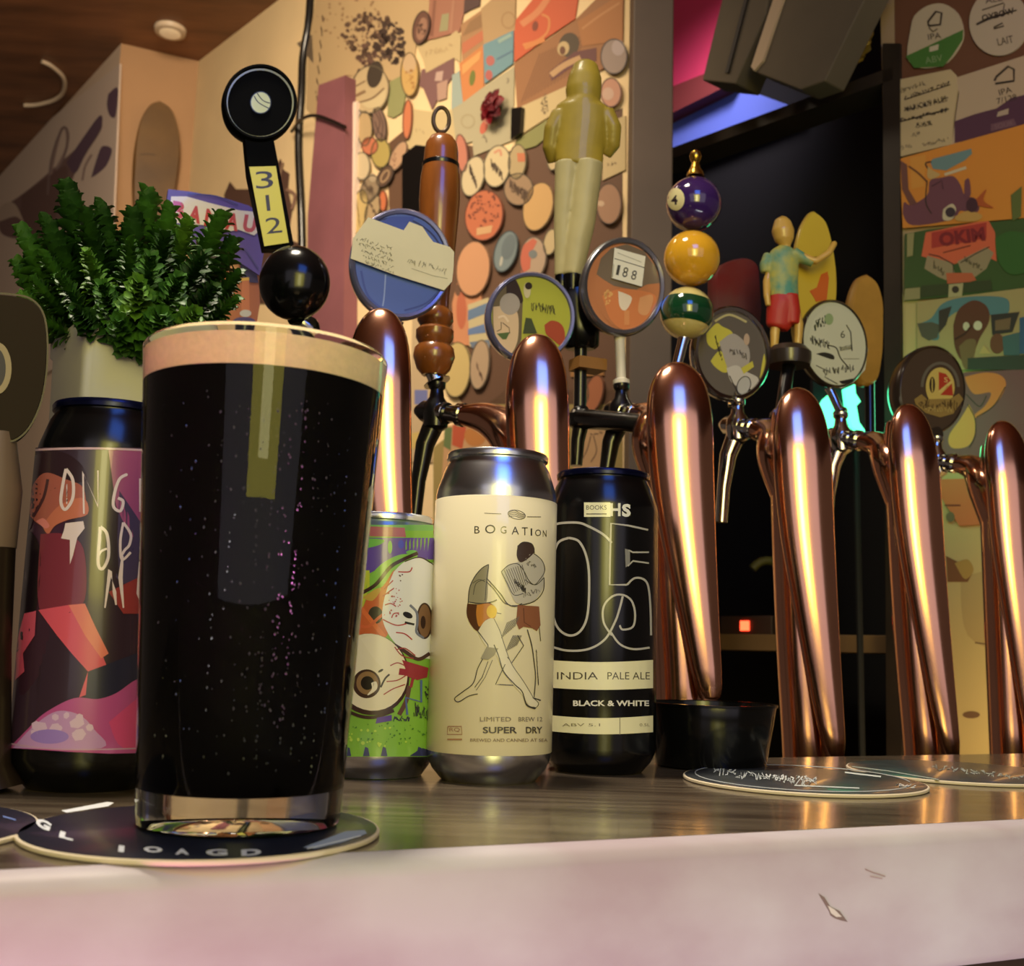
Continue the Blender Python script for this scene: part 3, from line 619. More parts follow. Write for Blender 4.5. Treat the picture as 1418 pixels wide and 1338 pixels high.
def sprig_mesh(seed):
    r = random.Random(seed); bm = NB(); tube(bm, [(0, 0, 0), (0.002, 0, 0.04), (0, 0.001, 0.078)], [0.0014, 0.001, 0.0006], 5)
    N = 95
    for k in range(N):
        t = (k/N)**0.8; z = 0.012+0.070*t; az = k*2.399+r.uniform(-.3, .3); tilt = math.radians(72-52*t**1.5+r.uniform(-8, 8)); L = (0.021-0.008*t)*r.uniform(.85, 1.15); wd = L*0.27
        d = Vector((math.cos(az)*math.sin(tilt), math.sin(az)*math.sin(tilt), math.cos(tilt))); sd = Vector((-math.sin(az), math.cos(az), 0)); up = sd.cross(d)*-1
        p0 = Vector((0, 0, z)); rows = []
        for s_, ww, lift in ((0.0, .25, 0), (.35, .8, .08), (.7, 1.0, .05), (.9, .7, -.04), (1.0, .12, -.12)):
            c = p0+d*L*s_+up*L*lift
            rows.append([bm.verts.new(c-sd*wd*ww+up*wd*.35), bm.verts.new(c), bm.verts.new(c+sd*wd*ww+up*wd*.35)])
        for a_, b_ in zip(rows[:-1], rows[1:]):
            for i in (0, 1): bm.faces.new((a_[i], a_[i+1], b_[i+1], b_[i]))
    me = bpy.data.meshes.new('sprig'); bm.to_mesh(me); bm.free()
    for p in me.polygons: p.use_smooth = True
    return me
LEAFS = [mat('leaf_deep', (44, 84, 22), 0.5, color2=(24, 54, 14), scale=60), mat('leaf_mid', (66, 112, 34), 0.5, color2=(36, 74, 18), scale=60), mat('leaf_light', (96, 138, 44), 0.5, color2=(54, 96, 26), scale=60)]
SPR = []
for k in range(6):
    me = sprig_mesh(k); me.materials.append(LEAFS[(0, 0, 1, 1, 2, 1)[k]]); SPR.append(me)
tips = [(92, 252, .68), (62, 300, .66), (30, 318, .68), (22, 360, .69), (26, 405, .67), (50, 440, .64), (118, 290, .64), (150, 325, .66), (205, 262, .70), (236, 285, .68), (262, 300, .64), (310, 292, .66), (326, 330, .69), (334, 372, .67), (330, 412, .66), (312, 446, .66),
        (120, 345, .62), (180, 330, .63), (230, 320, .62), (285, 345, .62), (80, 380, .62), (140, 390, .60), (192, 385, .585), (250, 380, .60), (300, 395, .62), (100, 425, .60), (165, 440, .595), (225, 430, .59), (275, 430, .60), (60, 350, .64), (185, 290, .68), (140, 280, .68), (45, 385, .64), (210, 350, .60)]
base = Vector((pp.x, pp.y, ztop-0.012))
for i, (x, y, Y) in enumerate(tips):
    tip = W(x, y, Y); b0 = base + Vector((tip.x-base.x, tip.y-base.y, 0))*0.30; d = tip-b0; L = d.length
    if L < 0.060: b0 = tip - d.normalized()*0.060; b0.z = max(b0.z, ztop-0.012); d = tip-b0; L = d.length
    o = bpy.data.objects.new('sprig', SPR[i % 6]); COL.objects.link(o); o.parent = pot
    st = b0 if L <= 0.1 else tip-d.normalized()*0.1
    L = (tip-st).length
    o.matrix_local = Matrix.Translation(st-ORG[pot.name]) @ d.to_track_quat('Z', 'Y').to_matrix().to_4x4() @ Matrix.Scale(L/0.092, 4)

# ------------------------------------------------------------------ copper tap towers
ZT = lambda n: 0.752*(1+0.065*n)
TOW = [ # apex x,y ; bottom centre x at y ; half width px at head ; shank end (px,py)
    (528, 427, 548, 1000, 46, (430, 500), 'copper tap tower nearest the pint, its head under the blue badge'),
    (744, 463, 757, 1000, 45, (612, 572), 'copper tap tower rising behind the white wrestler can'),
    (937, 503, 953, 965, 47, (866, 572), 'copper tap tower standing behind the small black bowl'),
    (1104, 537, 1126, 1045, 41, (1028, 592), 'copper tap tower behind the slate coaster, in front of the surfer figurine'),
    (1257, 559, 1289, 1045, 35, (1172, 608), 'copper tap tower just right of the green neon sign'),
    (1388, 582, 1408, 1045, 33, (1305, 640), 'copper tap tower cut by the right edge of the photo')]
BACKP = []
for n, (ax, ay, bx, by, hw, sh, lab) in enumerate(TOW):
    Y = ZT(n); k = Y/F; top = W(ax, ay, Y); bot = W(bx, by, Y); r = hw*k*1.0
    # axis x as function of z
    def X(z): 
        t = (top.z-z)/(top.z-bot.z); return top.x+(bot.x-top.x)*(0.25*t+0.75*t*t if t < 1 else 0.25+0.75+1.75*(t-1)*0.3)
    t = thing('beer_tap_tower', lab, 'beer tap', (X(ZD), Y, ZD), 'copper tap towers in a row behind the bar')
    # front horn: rounded head narrowing downwards
    Lh = top.z-bot.z; pts = []; rad = []
    prof = [(0.0, 0.03), (0.004, .22), (0.012, .40), (0.03, .60), (0.06, .79), (0.10, .91), (0.15, .98), (0.21, 1.0), (0.30, .98), (0.42, .92), (0.55, .80), (0.68, .68), (0.80, .56), (0.92, .44), (1.02, .34)]
    for s_, q in prof:
        z = top.z-Lh*s_; pts.append(Vector((X(z)+(r*(1-q)*0.80 if s_ > .21 else 0), Y-.45*r-(r*(1-q)*.5 if s_ > .21 else -(.21-s_)*Lh*.17), z))); rad.append(r*q)
    bm = NB(); tube(bm, pts, rad, 44, (Vector((0, 1, 0)), .5))
    # rear pipe rising from the deck
    zs = W(ax, sh[1], Y).z
    pr = r*0.80; P = []; Rr = []
    for z, q in ((ZD, 1.0), (ZD+0.02, 1.0), (bot.z, .98), (bot.z+Lh*.25, .98), (bot.z+Lh*.45, .98), (zs-Lh*.12, .98), (zs-Lh*.02, .95), (zs+Lh*.06, .8)):
        P.append((X(z)-r*0.16, Y+0.006, z, pr*q))
    P = spline(P, 5); tube(bm, [p[:3] for p in P], [p[3] for p in P], 32)
    obj('column', bm, COPPER, t, sub=1)
    # shank flare towards the faucet
    se = W(sh[0], sh[1], Y+0.055); st = Vector((X(zs), Y+0.004, zs-0.006)); md = st.lerp(se, .45)
    arc = spline([tuple(Vector((X(zs-0.07), Y+0.006, zs-0.075)))+(pr*.8,), tuple(Vector((X(zs)-r*.45, Y+0.010, zs-0.026)))+(pr*1.05,), tuple(md+Vector((0, 0, -0.003)))+(pr*.74,), tuple(st.lerp(se, .78))+(pr*.42,)], 6)
    bm = NB(); tube(bm, [p[:3] for p in arc], [p[3] for p in arc], 28); obj('shank_flare', bm, COPPER, t)
    ax_ = (se-st).normalized(); c0 = st.lerp(se, .74)
    bm = NB(); Ls = (se-c0).length+0.012
    lathe(bm, c0, [(0.0075, 0), (0.0095, .002), (0.0095, .006), (0.0070, .007), (0.0070, Ls*.5), (0.0090, Ls*.55), (0.0090, Ls*.72), (0.0062, Ls*.78), (0.0062, Ls)], 24, ax_); obj('shank_collar', bm, CHROME, t)
    fb = se+ax_*0.006
    bm = NB(); lathe(bm, fb-Vector((0, 0, 0.016)), [(0.004, 0), (0.0095, .004), (0.0105, .014), (0.0100, .022), (0.0060, .028), (0.0052, .034), (0.0068, .036), (0.0068, .040), (0.003, .041)], 24)
    tube(bm, [fb+ax_*-0.012, fb+ax_*0.012, fb+ax_*0.020], [0.0085, 0.0088, 0.004], 20)
    fc_ = obj('faucet', bm, BLACKM if n < 3 else CHROME, t)
    bm = NB(); s0 = fb+Vector((-.002, .002, -0.010)); tube(bm, [s0, s0+Vector((-.006, 0, -.016)), s0+Vector((-.010, 0, -.045)), s0+Vector((-.012, 0, -.075))], [.0085, .0075, .0058, .0055], 18)
    obj('spout', bm, BLACKM if n < 3 else CHROME, fc_)
    # rear faucet straight behind the head
    rb_ = Vector((X(zs), Y+0.06, zs+0.0))
    if n in (0, 1, 2, 3):
        bm = NB(); tube(bm, [Vector((X(zs), Y+.008, zs-.004)), Vector((X(zs), Y+.040, zs)), rb_], [pr*.7, .009, .008], 20); lathe(bm, rb_-Vector((0, 0, .012)), [(.004, 0), (.0095, .004), (.010, .016), (.006, .024), (.0068, .030), (.003, .032)], 20)
        tube(bm, [rb_-Vector((0, 0, .010)), rb_+Vector((0, .01, -.03)), rb_+Vector((0, .012, -.07))], [.007, .0055, .0055], 14); obj('rear_faucet', bm, BLACKM, t)
    bm = NB(); lathe(bm, (X(ZD), Y, ZD), [(r*1.35, 0), (r*1.35, .004), (r*1.05, .008), (r*.9, .012)], 32); obj('base_flange', bm, COPPER, t)
    BACKP.append((se+ax_*.006+Vector((0, 0, .024)), rb_+Vector((0, 0, .018))))

# ------------------------------------------------------------------ tap handles
HG = 'decorative tap handles on the copper towers'
def hthing(label, loc, group=HG): return thing('tap_handle', label, 'tap handle', loc, group)
def stem(t, a, b, r0=0.003, m=CHROME, name='stem', r1=None):
    bm = NB(); a = Vector(a); b = Vector(b); r1 = r1 or r0
    tube(bm, [a, a.lerp(b, .08), a.lerp(b, .12), a.lerp(b, .9), b], [r0*1.7, r0*1.7, r0, r1, r1*1.15], 16); return obj(name, bm, m, t)
def badge(label, cx, cy, rx, ry, Y, foot, rim_m, face_m, art, depth=0.016, rot=0, deg=24, inner=.88, stem_r=.003, stem_m=CHROME, artm=GLOSSINK, dome=False):
    pl = Plane(W(cx, cy, Y), deg); t = hthing(label, foot)
    bm = NB(); disc(bm, pl, cx, cy, rx, ry, [(.55, -depth), (.82, -depth*.85), (.96, -depth*.5), (1.0, -depth*.15), (.99, 0.0005), (.95, .0022), (inner+.02, .0018), (inner, 0.0004), (inner, -.001)], rot)
    obj('badge_housing', bm, rim_m, t)
    bm = NB(); disc(bm, pl, cx, cy, rx*inner, ry*inner, [(1.0, -.0012), (1.0, .0002)], rot); fc_ = obj('badge_face', bm, face_m, t)
    if art: art.build('printing', pl, artm, fc_, off=.0004, step=.00003)
    top = pl.map(cx, cy+ry*.97, -depth*.4); stem(t, foot, top, stem_r, stem_m)
    return t, pl
STEEL = mat('brushed_rim', (150, 150, 156), 0.25, 0.9); BLUERIM = mat('lavender_rim', (120, 122, 160), 0.25, 0.6, coat=.5); DKRIM = mat('dark_brown_rim', (50, 40, 32), 0.35, 0.2, coat=.5)
# blue badge with torn paper
a = Art(); a.ell(555, 366, 66, 72, (72, 98, 178)); a.curve([(500, 320), (530, 300), (570, 296), (604, 318), (622, 350)], 5, (110, 134, 205)); a.curve([(520, 306), (560, 302), (596, 322), (616, 352)], 2.5, (34, 46, 100)); a.poly([(505, 322), (540, 300), (575, 300), (562, 322), (548, 334)], (56, 78, 168))
a.curve([(534, 380), (532, 410), (530, 424)], 2, (140, 160, 215)); a.curve([(500, 375), (510, 410), (540, 436)], 3, (54, 76, 160)); a.curve([(610, 400), (590, 420), (560, 430)], 2.5, (50, 70, 150))
t, pl = badge('round blue tap badge partly covered by torn cream paper', 555, 366, 71, 78, .80, BACKP[0][1], BLUERIM, mat('blue_face', (72, 98, 178), .3, coat=.6), a, stem_r=.004)
paper = [(486, 358), (489, 330), (510, 301), (559, 319), (567, 307), (585, 314), (593, 326), (600, 335), (623, 342), (629, 349), (628, 372), (626, 390), (615, 402), (580, 391), (545, 380)]
bm = NB(); slab(bm, pl, paper, .0006, .0030); o = obj('torn_paper', bm, mat('torn_paper', (214, 206, 176), .75, vary=.04), t, smooth=False, label='torn cream paper label with faint handwriting')
a = Art()
for k in range(5): a.scrib(494+k*3, 330+k*8, 545, 345+k*8, 12, (120, 116, 96), .8, 70+k, 3)
a.scrib(565, 360, 620, 376, 12, (150, 144, 120), 1, 80, 5); a.line([(570, 372), (600, 382), (620, 386)], .8, (150, 144, 120)); a.build('handwriting', pl, PAPER, o, off=.0038, step=.00002)
# yellow-green badge
a = Art(); a.ell(735, 441, 54, 56, (176, 178, 66)); a.ell(692, 400, 4, 4, (90, 80, 66))
a.poly([(682, 412), (700, 394), (716, 388), (716, 400), (724, 415), (722, 470), (714, 488), (700, 497), (688, 480), (682, 450)], (110, 96, 72))
a.blob([(683, 425), (700, 424), (716, 432), (718, 460), (714, 480), (704, 492), (692, 480), (684, 455)], (214, 186, 150)); a.blob([(702, 388), (714, 388), (722, 405), (724, 418), (714, 420), (702, 410)], (56, 42, 36))
a.ell(706, 421, 14, 15, (168, 158, 148)); a.poly([(688, 462), (706, 460), (701, 470), (696, 470)], (84, 106, 60)); a.curve([(690, 440), (698, 438), (704, 446)], 3, (230, 206, 176)); a.line([(694, 446), (694, 456), (688, 459)], .9, (60, 44, 40)); a.line([(696, 447), (705, 454), (706, 462)], .9, (60, 44, 40))
a.ell(730, 402, 5, 11, (200, 190, 150)); a.ell(732, 396, 5, 5, (50, 40, 30), 30); a.scrib(736, 424, 770, 430, 16, (90, 88, 50), 1.2, 82, 7); a.poly([(724, 462), (728, 440), (736, 441), (744, 462)], (70, 78, 50)); a.blob([(754, 450), (764, 444), (776, 448), (782, 460), (780, 480), (765, 470), (756, 462)], (168, 76, 50))
badge('yellow green tap badge with a cartoon face and lavender rim', 735, 440, 62, 64, .875, BACKP[1][1], BLUERIM, mat('olive_face', (176, 178, 66), .35, coat=.6), a, rot=0, stem_r=.004)
# amber badge
a = Art(); a.ell(870, 398, 46, 59, (190, 124, 82)); a.poly([(826, 380), (832, 358), (846, 344), (868, 338), (892, 348), (908, 370), (914, 392), (896, 394), (880, 402), (850, 396), (834, 386)], (122, 106, 88))
a.blob([(834, 410), (860, 400), (906, 408), (902, 432), (884, 452), (862, 456), (844, 440)], (214, 132, 82)); a.blob([(856, 403), (873, 410), (874, 418), (866, 430), (858, 424)], (236, 220, 196)); a.blob([(886, 412), (902, 408), (904, 418), (896, 436), (884, 432)], (222, 160, 110)); a.specks(842, 414, 6, 12, 14, (230, 176, 110), 1, 2.5, 91); a.line([(868, 430), (868, 450)], 7, (222, 150, 96))
t, pl = badge('amber tap badge with a grey top, white price sticker and steel rim', 863, 397, 58, 69, .905, BACKP[2][0], STEEL, mat('amber_face', (190, 124, 82), .3, coat=.6), a, stem_r=.0042, stem_m=mat('white_stem', (214, 206, 186), .4), inner=.86, rot=0)
a = Art(); a.poly([(851, 343), (894, 355), (889, 397), (847, 385)], (226, 222, 204)); a.line([(851, 358), (893, 371)], 1, (50, 48, 44)); a.text('1', 856, 374, 14, (60, 58, 52), wd=4, rot=12); a.text('8', 866, 377, 14, (60, 58, 52), wd=7, rot=12); a.text('8', 878, 381, 13, (60, 58, 52), wd=7, rot=12); a.line([(855, 350), (888, 363)], .7, (150, 146, 130)); a.line([(850, 366), (848, 384)], .7, (80, 78, 70))
a.build('price_sticker', pl, PAPER, t, off=.0025, step=.00004)
# chrome badge with grey face
a = Art(); a.ell(1014, 492, 43, 56, (104, 96, 88)); Yl = (206, 196, 80); GY_ = (176, 168, 160)
a.blob([(978, 462), (992, 448), (1000, 452), (1014, 460), (1010, 470), (998, 478), (990, 484), (980, 476)], Yl); a.blob([(984, 500), (996, 486), (1006, 496), (1010, 512), (1002, 516), (990, 508)], Yl)
a.blob([(996, 474), (1014, 462), (1030, 472), (1038, 486), (1036, 506), (1022, 510), (1012, 520), (1004, 500)], GY_); a.blob([(1006, 510), (1020, 506), (1032, 514), (1050, 524), (1044, 538), (1024, 536), (1012, 528)], (206, 200, 190)); a.ell(1030, 534, 9, 13, (190, 188, 182), 20); a.ring(1030, 534, 9, 13, 1.2, (50, 46, 44), 20)
a.blob([(1052, 524), (1058, 490), (1060, 510), (1056, 526)], Yl); a.poly([(1026, 510), (1042, 500), (1044, 508), (1030, 518)], Yl); a.scrib(990, 466, 1000, 500, 10, (60, 54, 50), 1.2, 93, 4); a.scrib(1010, 484, 1034, 494, 10, (90, 84, 78), 1.2, 94, 5); a.ell(1034, 470, 4, 8, (196, 170, 146)); a.line([(1010, 520), (1022, 545), (1034, 548), (1052, 530)], 1.3, (50, 46, 44)); a.curve([(990, 445), (1010, 436), (1034, 446)], 3, (196, 184, 130))
badge('chrome rimmed oval tap badge with a grey and yellow face', 1013, 490, 54, 67, .955, BACKP[3][0], CHROME, mat('grey_face', (104, 96, 88), .3, coat=.6), a, stem_r=.005, inner=.86, rot=-6)
# white scribbled badge
a = Art(); a.poly([(1120, 462), (1128, 440), (1145, 424), (1160, 424), (1180, 436), (1196, 456), (1202, 484), (1198, 512), (1182, 530), (1165, 538), (1145, 528), (1128, 508), (1114, 490)], (206, 206, 178))
a.scrib(1128, 452, 1150, 440, 14, (50, 60, 40), 1.5, 101, 8); a.scrib(1122, 470, 1150, 480, 16, (60, 60, 50), 1.2, 102, 7); a.blob([(1130, 490), (1142, 488), (1154, 492), (1154, 498), (1140, 494)], (50, 48, 40)); a.curve([(1146, 478), (1158, 482), (1164, 496), (1176, 510)], 1.6, (50, 48, 40)); a.scrib(1140, 514, 1182, 510, 14, (70, 68, 58), 1.1, 103, 6)
a.poly([(1162, 528), (1182, 524), (1178, 530), (1166, 532)], (40, 38, 32)); a.line([(1130, 506), (1146, 514), (1142, 522), (1160, 532)], 1.2, (50, 48, 40)); a.ell(1148, 442, 6, 8, (150, 170, 120)); a.text('6', 1167, 463, 10, (60, 58, 50), wd=6); a.text('5000', 1171, 482, 18, (60, 58, 50), wd=6, rot=80); a.line([(1172, 450), (1178, 460), (1180, 486)], 1.5, (60, 58, 50)); a.line([(1168, 497), (1190, 497)], .7, (120, 118, 100))
badge('white scribbled tap badge with a dark rim above the green neon', 1155, 476, 46, 62, 1.01, BACKP[4][0], DKRIM, mat('pale_face', (200, 200, 172), .45, coat=.3), a, stem_r=.004, inner=.93, rot=-10)
# brown dome badge
a = Art(); a.ring(1302, 536, 25, 33, 4, (104, 98, 84), 0, 180, 360); a.ell(1302, 536, 20, 27, (206, 182, 96)); a.poly([(1300, 515), (1310, 518), (1317, 528), (1312, 536), (1300, 543)], (176, 58, 36)); a.poly([(1302, 547), (1318, 531), (1320, 548)], (176, 58, 36)); a.line([(1300, 543), (1318, 528)], 3, (214, 190, 110)); a.ell(1291, 533, 4, 11, (56, 44, 28)); a.text('S', 1310, 526, 7, (226, 200, 120), wd=5); a.line([(1291, 524), (1291, 543)], 1.6, (200, 176, 90))
a.poly([(1266, 553), (1276, 546), (1284, 553), (1316, 552), (1328, 545), (1334, 553), (1320, 573), (1302, 578), (1282, 572), (1268, 560)], (150, 124, 66)); a.scrib(1272, 560, 1326, 562, 18, (84, 64, 34), 1.3, 111, 8); a.scrib(1280, 566, 1320, 568, 10, (190, 166, 96), 1.2, 112, 4)
bm = None
t, pl = badge('dark brown tap badge with a red and cream crest on gold ribbon', 1290, 540, 47, 62, 1.06, BACKP[5][0], DKRIM, mat('brown_face', (74, 58, 44), .4, coat=.4), a, stem_r=.006, inner=.94, depth=.026, stem_m=DKRIM)
# black 312 handle
pl = Plane(W(360, 142, .80), 24); t = hthing('black lever with a round head, yellow 312 panel and black knob', BACKP[0][0])
bm = NB(); disc(bm, pl, 360, 142, 52, 54, [(.7, -.014), (.95, -.012), (1.0, -.006), (1.0, -.001), (.96, .002), (.90, .002), (.89, 0)], 0); slab(bm, pl, [(339, 188), (378, 188), (392, 260), (408, 345), (366, 345), (344, 240)], .010, -.011); obj('lever', bm, mat('satin_black', (7, 7, 7), .5, spec=.03), t)
a = Art(); a.ring(360, 143, 46, 47, 2.6, (150, 150, 110)); a.ell(361, 142, 14.5, 15, (190, 196, 150)); a.curve([(352, 133), (358, 142), (372, 150)], 1.4, (40, 44, 30)); a.curve([(356, 129), (364, 139), (374, 143)], 1.4, (40, 44, 30)); a.ring(361, 142, 14, 15, 1.3, (40, 44, 30))
a.poly([(345, 231), (382, 230), (400, 336), (366, 341)], (206, 196, 58)); a.text('3', 366, 249, 24, (40, 36, 20), wd=24, rot=-4); a.text('1', 371, 281, 22, (40, 36, 20), wd=5, rot=-6); a.text('2', 379, 312, 22, (40, 36, 20), wd=22, rot=-6)
a.build('printing', pl, GLOSSINK, t, off=.0008, step=.00003)
kc = W(408, 392, .785); bm = NB(); ball(bm, kc, 51*.785/F, (1, .75, 1.08)); obj('knob', bm, BLACKP, t)
a = Art(); a.ell(402, 352, 10, 10, (66, 72, 52)); a.line([(388, 398), (430, 400)], 1, (60, 60, 60)); a.text('GOOSE', 408, 388, 10, (34, 34, 36), wd=40, bold=.02)
a.build('knob_print', Ball(kc, 51*.785/F*.77), GLOSSINK, t, off=.0012) if False else None
stem(t, BACKP[0][0], W(410, 440, .79), .006, CHROME)
# turned wooden handle
c0 = W(600, 520, .86); c1 = W(612, 190, .86); ax_ = (c1-c0); Lw = ax_.length; t = hthing('tall turned brown wooden handle with a ringed cap', BACKP[1][0]); k = .86/F
yy = lambda y: Lw*(520-y)/330
bm = NB(); lathe(bm, c0, [(16*k, yy(520)), (24*k, yy(512)), (30*k, yy(495)), (28*k, yy(484)), (22*k, yy(478)), (27*k, yy(470)), (27*k, yy(460)), (21*k, yy(454)), (26*k, yy(447)), (25*k, yy(436)), (19*k, yy(430)), (19*k, yy(410)), (23*k, yy(380)), (27*k, yy(330)), (30*k, yy(280)), (29*k, yy(248)), (26.5*k, yy(234))], 40, ax_)
WOOD = mat('turned_wood', (128, 72, 28), .28, vary=.2, scale=30, coat=.6, stretch=(3, 3, .6)); obj('grip', bm, WOOD, t)
bm = NB(); lathe(bm, c0, [(26.5*k, yy(235)), (27.2*k, yy(233)), (27.2*k, yy(229)), (26*k, yy(228))], 40, ax_); obj('band', bm, BLACKM, t)
bm = NB(); lathe(bm, c0, [(25.5*k, yy(229)), (25*k, yy(212)), (23*k, yy(200)), (17*k, yy(191)), (8*k, yy(187)), (1*k, yy(186))], 40, ax_); obj('cap', bm, WOOD, t)
bm = NB(); pl = Plane(W(611, 165, .86), 24); tube(bm, [pl.map(x, y) for x, y in ell(611, 166, 11, 17, 0, 28)]+[pl.map(622, 166)], 3.2*k, 8); obj('hanging_ring', bm, mat('bronze_ring', (92, 74, 52), .4, .5), t)
stem(t, BACKP[1][0], c0+ax_*.01, .0065, CHROME, 'ferrule')
# pool ball handle
Yp = .92; kp = Yp/F; t = hthing('stack of pool balls, purple over yellow over green, with a gold finial', BACKP[2][1])
def pball(name, x, y, r, col_, lab):
    c = W(x, y, Yp); bm = NB(); ball(bm, c, r*kp, n=40); o = obj(name, bm, mat(name+lab[:3], col_, .12, coat=1.0), t, label=lab); return o, c
o1, c1_ = pball('pool_ball', 961, 283, 40, (54, 30, 88), 'purple pool ball with a cream number spot')
o, c = pball('pool_ball', 958, 358, 40.5, (222, 164, 40), 'yellow pool ball')
o3, c3 = pball('pool_ball', 951, 434, 38, (206, 190, 120), 'cream and green striped pool ball')
a = Art(); a.ell(936, 276, 12, 15.5, (226, 214, 160)); a.text('4', 934, 277, 13, (40, 24, 40), wd=9, bold=.03); a.build('number_spot', Ball(W(961, 283, Yp), 40*kp), GLOSSINK, o1, off=.0002, step=.00003, cut=3)
bm = NB(); pr = []
for i in range(11):
    z = (-.48+.96*i/10)*38*kp; pr.append((math.sqrt((38*kp)**2-z*z)+.0003, z))
lathe(bm, c3, pr, 48, (0.12, 0, 1), cap0=False, cap1=False); obj('green_stripe', bm, mat('green_stripe', (16, 62, 36), .12, coat=1.0), o3)
bm = NB(); q0 = W(963, 245, Yp); lathe(bm, q0, [(13*kp, 0), (12*kp, 6*kp), (8*kp, 12*kp), (6*kp, 18*kp), (5*kp, 22*kp), (8*kp, 27*kp), (9*kp, 32*kp), (7*kp, 38*kp), (2*kp, 41*kp)], 28); obj('finial', bm, mat('gold_finial', (190, 150, 60), .25, 1.0), t)
stem(t, BACKP[2][1], W(947, 468, Yp), .0045, CHROME)
# surfer figurine
Ys = .99; ks = Ys/F; ff = Vector((0, 1, 0)); t = thing('tap_handle', 'surfer figurine in red shorts holding a tall yellow surfboard', 'tap handle', BACKP[3][1], HG)
def pt(bm, pts, Y, n=16, flat=None): tube(bm, [W(x, y, Y+(d[0] if d else 0)) for x, y, r, *d in pts], [p[2]*Y/F for p in pts], n, flat)
plb = Plane(W(1130, 370, Ys+.018), 24)
brd = spline([(1129, 292), (1144, 306), (1154, 340), (1160, 380), (1159, 420), (1152, 470), (1138, 500), (1116, 500), (1104, 470), (1100, 420), (1102, 360), (1110, 318), (1122, 295), (1129, 292)], 4)[:-1]
bm = NB(); slab(bm, plb, brd, .008, -.008, 2.5); obj('surfboard', bm, mat('yellow_board', (206, 176, 60), .35, coat=.5), t)
a = Art(); a.poly([(1121, 403), (1131, 398), (1137, 380), (1146, 376), (1148, 385), (1145, 415), (1130, 418), (1127, 412)], (206, 104, 46)); a.curve([(1104, 350), (1130, 356), (1144, 350), (1152, 334)], 1.2, (90, 66, 24)); a.build('star_print', plb, GLOSSINK, t, off=.0004)
bm = NB(); pt(bm, [(1086, 300, 4), (1084, 306, 12), (1084, 320, 16.5), (1086, 332, 14), (1088, 341, 7), (1088, 352, 7)], Ys, flat=(ff, .9))
pt(bm, [(1066, 372, 5, .0), (1062, 390, 6, 0), (1062, 410, 5, -.004), (1064, 424, 4, -.004)], Ys); pt(bm, [(1108, 354, 6, -.003), (1130, 362, 5.5, -.004), (1148, 350, 5, -.004), (1156, 336, 4.5, 0)], Ys)
pt(bm, [(1075, 440, 7), (1073, 460, 7), (1072, 490, 5)], Ys); pt(bm, [(1100, 420, 7), (1106, 450, 7), (1104, 490, 5)], Ys)
obj('body', bm, mat('figure_skin', (206, 164, 76), .4, coat=.4), t, remesh=.0012)
bm = NB(); pt(bm, [(1088, 341, 9), (1086, 350, 20), (1084, 370, 23), (1084, 395, 22), (1086, 412, 21), (1086, 416, 18)], Ys, flat=(ff, .6)); pt(bm, [(1064, 352, 7), (1059, 368, 8), (1060, 378, 7)], Ys); pt(bm, [(1098, 350, 9), (1112, 358, 8), (1126, 364, 7)], Ys-.002)
obj('shirt', bm, mat('aloha_shirt', (76, 140, 122), .5, color2=(186, 176, 76), scale=60), t, remesh=.0012)
bm = NB(); pt(bm, [(1084, 406, 18), (1084, 420, 21), (1080, 432, 20), (1078, 452, 18), (1077, 456, 14)], Ys, flat=(ff, .65)); pt(bm, [(1092, 410, 14), (1096, 432, 13), (1096, 450, 12)], Ys); obj('shorts', bm, mat('red_shorts', (176, 42, 28), .5), t, remesh=.0012)
bm = NB(); lathe(bm, W(1092, 498, Ys), [(30*ks, -.006), (32*ks, 0), (32*ks, .006), (24*ks, .012)], 32); obj('plinth', bm, DKRIM, t)
stem(t, BACKP[3][1], W(1092, 505, Ys), .006, BLACKM)
# yellow hooded figurine seen from behind
Yr = .93; t = thing('tap_handle', 'figurine in a yellow hooded coat and pale trousers seen from behind', 'tap handle', W(803, 560, Yr), HG)
COAT = mat('yellow_coat', (156, 134, 42), .5, vary=.12, scale=40, coat=.2)
bm = NB(); pt(bm, [(811, 84, 8), (811, 90, 18), (810, 108, 25), (808, 126, 27), (808, 140, 25), (808, 146, 27)], Yr, 20, (ff, .85))
pt(bm, [(808, 140, 26), (807, 150, 40), (806, 175, 38), (803, 205, 35), (802, 225, 35), (800, 233, 34)], Yr, 24, (ff, .55))
pt(bm, [(776, 158, 14, 0), (765, 180, 13, 0), (762, 205, 12, .004), (768, 224, 11, .01)], Yr, 16); pt(bm, [(838, 156, 14, 0), (849, 178, 13, 0), (848, 200, 12, .004), (838, 214, 10, .01)], Yr, 16)
obj('hooded_coat', bm, COAT, t, remesh=.0015)
bm = NB(); pt(bm, [(786, 226, 19), (784, 260, 17), (780, 310, 14), (778, 350, 11), (777, 384, 10)], Yr, 20); pt(bm, [(816, 226, 21), (812, 260, 20), (806, 310, 19), (798, 350, 17), (793, 384, 15)], Yr-.003, 20); pt(bm, [(801, 228, 32), (801, 242, 30)], Yr, 20, (ff, .5))
obj('trousers', bm, mat('pale_trousers', (176, 164, 116), .5, vary=.08, scale=30), t, remesh=.0015)
bm = NB(); pt(bm, [(793, 382, 15), (793, 396, 15), (793, 404, 13)], Yr-.003); pt(bm, [(778, 382, 10), (778, 396, 11), (778, 404, 10)], Yr); pt(bm, [(797, 403, 30), (799, 412, 32), (802, 440, 30), (804, 480, 26), (804, 484, 20)], Yr, 24, (ff, .6)); obj('boots_and_stand', bm, BLACKP, t)
